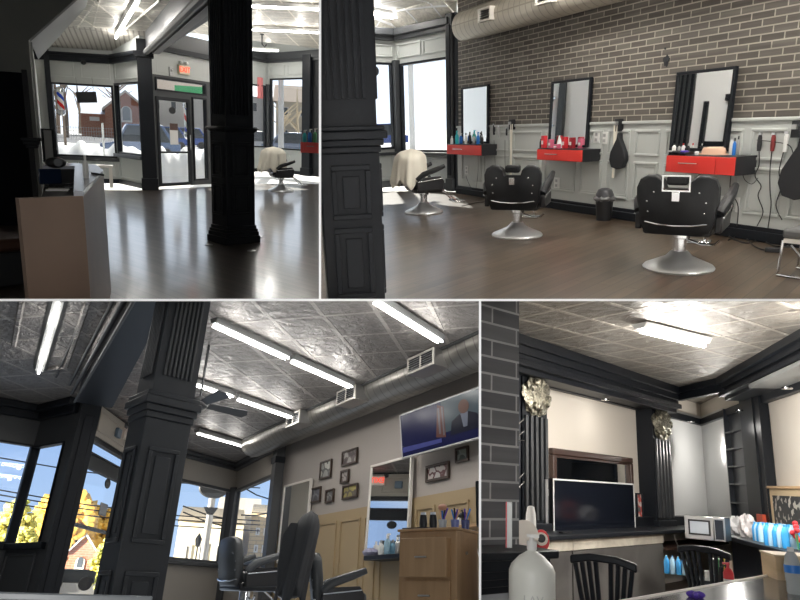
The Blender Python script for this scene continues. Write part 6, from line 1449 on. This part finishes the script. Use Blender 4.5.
# framed poster on the right
WOODF = mat('pale_wood_frame', (.55, .36, .2), .5)
x0, z1_ = Q2.uz(768.5, 486, -.1); x1 = Q2.uz(815, 500, -.1)[0]; z0_ = zT + .02
t = thing('poster', 'framed black and white poster in pale wood standing at the right', 'poster', Q2.M); part('frame', rim(MB(), x0, x1, z0_, z1_, .035, -.14, -.08), WOODF, t, bevel=.004); part('mat_board', rim(MB(), x0 + .035, x1 - .035, z0_ + .035, z1_ - .035, .09, -.11, -.1), mat('mat_tan', (.62, .48, .3), .7), t)
part('print', MB().box(x0 + .12, x1 - .12, -.105, -.1, z0_ + .12, z1_ - .12), shade_art('poster_art', (.05, .05, .05), (.04, .045, .05), (.5, .48, .42), 11), t)
t = thing('flowers', 'small red flowers in front of the framed poster at the right edge', 'flowers', on2(797, -.5)); rn = random.Random(8)
part('stem', MB().tube([(0, 0, 0), (.01, 0, .2)], .008).tube([(0, 0, 0), (-.05, 0, .16)], .006), P_GREEN, t)
for j in range(6): part('bloom', MB().ell((rn.uniform(-.09, .06), rn.uniform(-.03, .03), .1 + j * .035), (.035, .03, .03), 10, 8, fn=lambda a, b: 1 + .2 * math.sin(5 * a)), P_RED, t)
# water pack, books, extinguisher in the open cupboard below
single('cupboard_floor', 'dark brown shelf board in the gap under the counter', 'shelf', Q1.M, MB().box(Q1.uz(665, 570, -.65)[0], Q1.len - .3, -.7, -.1, .66, .69), mat('dark_brown_board', (.05, .025, .018), .5))
waterpack(R.at(R.dist(676, 574, 7.2)), 4, 2, 'blue pack of water bottles on the low shelf behind the second chair', .8)
bk = [(.05, .2, P_WHITE, 'short white can beside the books'), (.03, .27, P_BLACK, 'black book, leftmost spine under the counter'), (.03, .28, P_GREEN, 'dark green book second from the left under the counter'), (.025, .27, P_BLACK, 'thin black book third from the left under the counter'),
      (.03, .29, plastic('yellow_spine', (.75, .55, .06)), 'yellow book under the counter'), (.08, .30, plastic('cream_spine', (.7, .55, .4)), 'thick cream book at the right end of the row')]
pb = R.dist(702, 580, 6.2); xx = 0
for i, (w_, h_, m_, lab) in enumerate(bk):
    M_ = R.at(pb, 0) @ Matrix.Scale(.62, 4) @ Matrix.Translation((xx + .05, 0, 0))
    if i == 0: single('can', lab, 'can', M_ @ Matrix.Translation((.02, 0, .0)), MB().lathe([(.035, 0), (.035, .12)], 16), m_)
    else:
        t = thing('book', lab, 'book', M_, 'books in the row under the counter'); part('cover', MB().box(0, w_, 0, .2, 0, h_), m_, t, bevel=.003); part('pages', MB().box(.004, w_ - .004, .01, .203, .006, h_ + .001), CREAM, t)
    xx += w_ + (.05 if i == 0 else .008)
single('shelf_board', 'black board carrying the row of books under the counter', 'shelf', R.at(pb, 0), MB().box(-.05, .36, -.02, .2, -.03, 0), NAVY)
p_ = R.fl(727.5, 590, .62); p_ = R.dist(729, 581, 4.4)
t = thing('fire_extinguisher', 'red fire extinguisher with white label behind the second chair', 'extinguisher', R.at(p_) @ Matrix.Scale(.55, 4) @ Matrix.Translation((0, 0, -.12))); part('cylinder', MB().lathe([(.045, 0), (.05, .02), (.05, .2), (.03, .24), (.015, .25)], 20), P_RED, t); part('label', MB().lathe([(.0505, .05), (.0515, .05), (.0515, .14), (.0505, .14)], 20), P_WHITE, t)
part('valve', MB().lathe([(.015, .25), (.015, .29)], 10).box(-.05, .02, -.01, .01, .28, .3), P_RED, t); part('hose', MB().tube([(-.02, 0, .27), (-.08, 0, .24), (-.09, 0, .1)], .008), P_BLACK, t)
# brick pier and mantel at the left
q = R.dist(519, 450, 3.45); dB = hdir(1270, 490); pq = Vector((q.x, q.y, 0))
Q3 = Wall(R, pq - dB * 1.5, pq)
struct('wall_brick_pier', MB().box(0, Q3.len, 0, .35, 0, zc), BRK4, Q3.M)
zM = Q3.uz(490, 551, -.2)[1]
t = thing('mantel_shelf', 'black moulded mantel on the brick pier at the left', 'mantel', Q3.M); L_ = Q3.len
mm = MB()
for o, a_, b_ in ((.26, .0, .035), (.22, -.05, 0), (.18, -.09, -.05), (.13, -.13, -.09), (.07, -.17, -.13)): mm.box(0, L_ - .1 + o * .35, -o, .0, zM + a_ - .035, zM + b_ - .035)
part('shelf', mm, BLACK, t, bevel=.006); part('front_panel', MB().box(0, L_ - .09, -.03, 0, .3, zM - .2), mat('pale_grey_panel', (.5, .52, .54), .5), t)
part('edge_tile', MB().box(L_ - .09, L_ - .05, -.032, 0, .3, zM - .2), shade_art('red_tile', (.6, .12, .05), (.4, .05, .03), (.7, .4, .2), 20), t)
xk = Q3.uz(509, 530, -.06)[0]; t = thing('book', 'white book with red spine standing against the brick pier', 'book', R.at(R.dist(509.5, 548, 3.15))); part('pages', MB().box(-.012, .012, -.0, .03, 0, .2), P_WHITE, t, bevel=.003); part('spine', MB().box(-.018, -.012, -.0, .03, 0, .2), P_RED, t)
# items on the counter end: fan disc, tube, tin with a face logo
t = thing('hand_fan', 'round beige paddle fan behind the white bottle', 'fan', R.at(R.fl(524, 553, zT))); part('disc', MB().lathe([(.12, -.01), (.12, .01)], 30, Matrix.Translation((0, 0, .14)) @ Matrix.Rotation(math.pi / 2, 4, 'X')), CREAM, t); part('foot', MB().box(-.05, .05, -.03, .03, 0, .03), CREAM, t)
t = thing('tube_bottle', 'slim white tube standing upright behind the pump bottle', 'bottle', R.at(R.fl(531, 551, zT))); part('tube', MB().lathe([(.05, 0), (.05, .08), (.042, .3), (.03, .36), (.012, .37)], 16), P_WHITE, t); part('band', MB().lathe([(.052, .04), (.052, .07)], 16), P_SIL, t)
t = thing('tin_can', 'round red and white tin with a dark round emblem on the counter', 'tin', R.at(R.fl(541.5, 551, zT))); part('tin', MB().lathe([(.075, -.03), (.075, .03)], 26, Matrix.Translation((0, 0, .085)) @ Matrix.Rotation(math.pi / 2, 4, 'X'), sx=.9, sy=1.2), P_RED, t); part('emblem', MB().lathe([(.055, .03), (.055, .034)], 22, Matrix.Translation((0, 0, .1)) @ Matrix.Rotation(math.pi / 2, 4, 'X')), CREAM, t)
part('emblem_ring', MB().lathe([(.035, .034), (.035, .037)], 18, Matrix.Translation((0, 0, .105)) @ Matrix.Rotation(math.pi / 2, 4, 'X')), P_BLACK, t)
# big white pump bottle in the foreground
p_ = R.dist(532, 600, 2.9); k_ = p_.length / F
t = thing('pump_bottle', 'big white plastic bottle with cone shoulder in the left foreground', 'bottle', R.at(p_)); r0 = 19.5 * k_; zt_ = lambda y: (600 - y) * k_
part('body', MB().lathe([(r0, -.12), (r0 * 1.0, zt_(592)), (r0 * .995, zt_(591)), (r0, zt_(590)), (r0 * 1.0, zt_(577)), (r0 * .9, zt_(572)), (r0 * .55, zt_(565)), (r0 * .2, zt_(561)), (r0 * .17, zt_(559))], 40), mat('milky_plastic', (.74, .75, .70), .4), t)
part('collar', MB().lathe([(r0 * .22, zt_(560)), (r0 * .22, zt_(553))], 18), P_WHITE, t); part('pump', MB().lathe([(r0 * .1, zt_(554)), (r0 * .1, zt_(550))], 12).box(-.02, .03, -.01, .01, zt_(550), zt_(547.5)), P_WHITE, t)
part('embossed_letters', text_mb('LAV', .045), mat('embossed', (.55, .56, .54), .5), t).location = (0.005, -r0 - .001, zt_(597.5))
# spindle chairs
def spindle(label, M, w_, zt_, n=7):
    t = thing('spindle_chair', label, 'chair', M)
    part('crest_rail', MB().prism([(-w_, zt_ - .035), (-w_ * .4, zt_ - .005), (w_ * .4, zt_ + .0), (w_, zt_ - .02), (w_, zt_ + .02), (w_ * .4, zt_ + .035), (-w_ * .4, zt_ + .03), (-w_, zt_ + .005)], -.02, .02, 'y'), BLACK, t, bevel=.008)
    for i in range(n):
        x = -w_ * .88 + w_ * 1.76 * i / (n - 1)
        x += (.12 * w_ * (1 if i >= n / 2 else -1)) * (1 - abs(2 * i / (n - 1) - 1))
        part('spindle', MB().tube([(x, 0, zt_), (x * .72, -.03, zt_ - .25), (x * .6, -.08, .46)], .012, 8), BLACK, t)
    part('seat', MB().box(-w_ * .8, w_ * .8, -.48, -.05, .42, .46), BLACK, t, bevel=.02)
    for sx in (-1, 1):
        for yy in (-.42, -.1): part('leg', MB().tube([(sx * w_ * .6, yy, .43), (sx * w_ * .8, yy + (.05 if yy > -.2 else -.05), 0)], .018, 8), BLACK, t)
    return t
f1_ = R.dist(603, 560, 3.5); k_ = f1_.length / F; spindle('black spindle back chair, left, in front of the grey stone cabinet', R.at((f1_.x, f1_.y, 0), 172), 27 * k_, R.vz((f1_.x, f1_.y, 0), 562), 8)
f2_ = R.dist(704, 555, 4.6); k_ = f2_.length / F; spindle('black spindle back chair, right, below the microwave', R.at((f2_.x, f2_.y, 0), 160), 21 * k_, R.vz((f2_.x, f2_.y, 0), 552), 8)
# table in the foreground
zt4 = 1.08; T_ = [R.fl(620, 602, zt4), R.fl(775, 574.5, zt4), R.fl(1100, 600, zt4), R.fl(800, 900, zt4)]
TT = brick_mat('dark_table_top', 'xy', (.09, .09, .09), (.035, .037, .04), (.06, .06, .06), .5, .9, .002, .12, 0, 0)
t = thing('table', 'dark glossy table top with pale edge in the lower right foreground', 'table', R.M)
part('top', MB().prism([(p.x, p.y) for p in (T_[0], T_[1], T_[2], T_[3])], zt4 - .03, zt4, 'z'), TT, t)
e_ = (T_[1] - T_[0]); part('edge_band', MB().tube([T_[0] + Vector((0, 0, .0)), T_[1] + Vector((0, 0, .0))], .008, 6), CREAM, t)
part('leg', MB().box(T_[1].x - .1, T_[1].x - .04, T_[1].y - .15, T_[1].y - .1, 0, zt4 - .03), BLACK, t)
p_ = R.fl(795, 594, zt4); 
t = thing('water_bottle', 'clear water bottle with blue label on the glossy table', 'bottle', R.at(p_)); k_ = p_.length / F; CLR = mat('clear_bottle', (.72, .78, .8), .08, alpha=1); B(CLR).inputs['Transmission Weight'].default_value = .55; B(CLR).inputs['IOR'].default_value = 1.1
k_ *= .8; H_ = 42 * k_; part('body', MB().lathe([(.028, 0), (.032, .01), (.030, H_ * .25), (.033, H_ * .35), (.033, H_ * .65), (.025, H_ * .82), (.012, H_ * .92)], 20), CLR, t); part('label', MB().lathe([(.034, H_ * .45), (.0345, H_ * .45), (.0345, H_ * .62), (.034, H_ * .62)], 20), P_BLUE, t); part('cap', MB().lathe([(.014, H_ * .91), (.014, H_)], 14), P_WHITE, t)
p_ = R.fl(696, 598, zt4); single('toy', 'small purple fidget piece at the near edge of the table', 'toy', R.at(p_), MB().ell((0, 0, .012), (.03, .02, .012), 14, 8, fn=lambda a, b: 1 + .4 * math.sin(3 * a)), P_PURPLE)
p_ = R.fl(752, 582, zt4)
# cardboard / pale wood box and tray beyond the table
CARD = noise_col(mat('pale_wood_box', (.55, .40, .24), .6), (.5, .36, .2), (.62, .47, .3), 2, 3, 0, (1, 1, 8))
p_ = R.dist(806, 574, 4.2); t = thing('wooden_box', 'pale wooden box beyond the water bottle', 'box', R.at(p_, 18)); k_ = p_.length / F
part('box', MB().box(-.14, .2, 0, .25, -.14, .075), CARD, t, bevel=.004); part('lid', MB().box(-.145, .205, -.005, .255, .075, .085), mat('box_lid', (.62, .5, .33), .5), t)
single('tray', 'flat pale tray on the left of the wooden box', 'tray', R.M @ Matrix.Translation(R.dist(757, 583, 4.3)), MB().box(-.1, .14, -.02, .1, -.03, .0), CREAM, bevel=.004)
wc4 = [(688, 541), (690, 548), (694, 556), (696, 562)]
single('cord', 'thin dark cord looping over the counter edge left of the microwave', 'cord', Q1.M, MB().tube([(lambda q_: (q_[0], -.78, q_[1]))(Q1.uz(x - 14, y - 6, -.78)) for x, y in wc4], .006, 6), P_SIL)
close('br')
# ------------------------------------------------------------------ dividers between the four rooms, and where each room is cut off by them
def divider(name, pts_fn, near=2.6, far=30):
    pass
T0 = 1.6
kx = (320 - 400) / F; kb = (480 - 400) / F; hw = 1.15 / F * T0
hd = MB().box(-26, 26, T0, 30, -hw, hw); struct('wall_divider_level', hd, DIV, Matrix())
for nm, k, s in (('wall_divider_upper', kx, 1), ('wall_divider_lower', kb, -1)):
    d = Vector((k, 1, 0)).normalized(); M = Matrix(((d.y, d.x, 0, 0), (-d.x, d.y, 0, 0), (0, 0, 1, 0), (0, 0, 0, 1)))
    z0, z1 = (hw, 16) if s > 0 else (-16, -hw)
    struct(nm, MB().box(-hw, hw, T0, 30, z0, z1), DIV, M)
# added unseen board left of the two left rooms, to block the sun
struct('wall_outer_left', MB().prism([(-3.2, -3), (-17.5, 15.0), (-17.7, 15.0), (-3.4, -3)], -15, 17, 'z'), GREYD, Matrix())
def clip_all():
    e = .9
    def pl(nx, ny, nz): return Vector((nx, ny, nz)).normalized()
    P = {'tl': [pl(-1, kx, 0), pl(0, 0, 1)], 'tr': [pl(1, -kx, 0), pl(0, 0, 1)], 'bl': [pl(-1, kb, 0), pl(0, 0, -1)], 'br': [pl(1, -kb, 0), pl(0, 0, -1)]}
    bpy.context.view_layer.update()
    roots = {}
    for o in list(bpy.data.objects):
        r = o
        while r.parent: r = r.parent
        roots[o.name] = r
    for o in list(bpy.data.objects):
        if o.type != 'MESH': continue
        q = roots[o.name].get('_q')
        if q is None: continue
        for n in P[q]:
            mw = o.matrix_world
            ds = [n.dot(mw @ v.co) for v in o.data.vertices]
            if not ds: break
            off = hw * 1.05
            if min(ds) >= off: continue
            if max(ds) <= off:
                o.data = o.data.copy() if o.data.users > 1 else o.data; o['_dead'] = 1; break
            if o.data.users > 1: o.data = o.data.copy()
            bm = bmesh.new(); bm.from_mesh(o.data)
            inv = mw.inverted(); co = inv @ (n * off); no = (mw.to_3x3().transposed() @ n).normalized()
            res = bmesh.ops.bisect_plane(bm, geom=bm.verts[:] + bm.edges[:] + bm.faces[:], plane_co=co, plane_no=no, clear_inner=True)
            ed = [g for g in res['geom_cut'] if isinstance(g, bmesh.types.BMEdge)]
            bmesh.ops.holes_fill(bm, edges=ed, sides=0)
            bm.to_mesh(o.data); bm.free(); o.data.set_sharp_from_angle(angle=R_(35))
    # what lies wholly behind a divider is not in the room shown
    for o in list(bpy.data.objects):
        if o.type == 'MESH' and (o.get('_dead') or len(o.data.vertices) == 0):
            for k in kids(o): bpy.data.objects.remove(k)
            bpy.data.objects.remove(o)
    for o in list(bpy.data.objects):
        if o.type == 'EMPTY' and not kids(o): bpy.data.objects.remove(o)
    for o in bpy.data.objects:
        if '_q' in o: del o['_q']
clip_all()
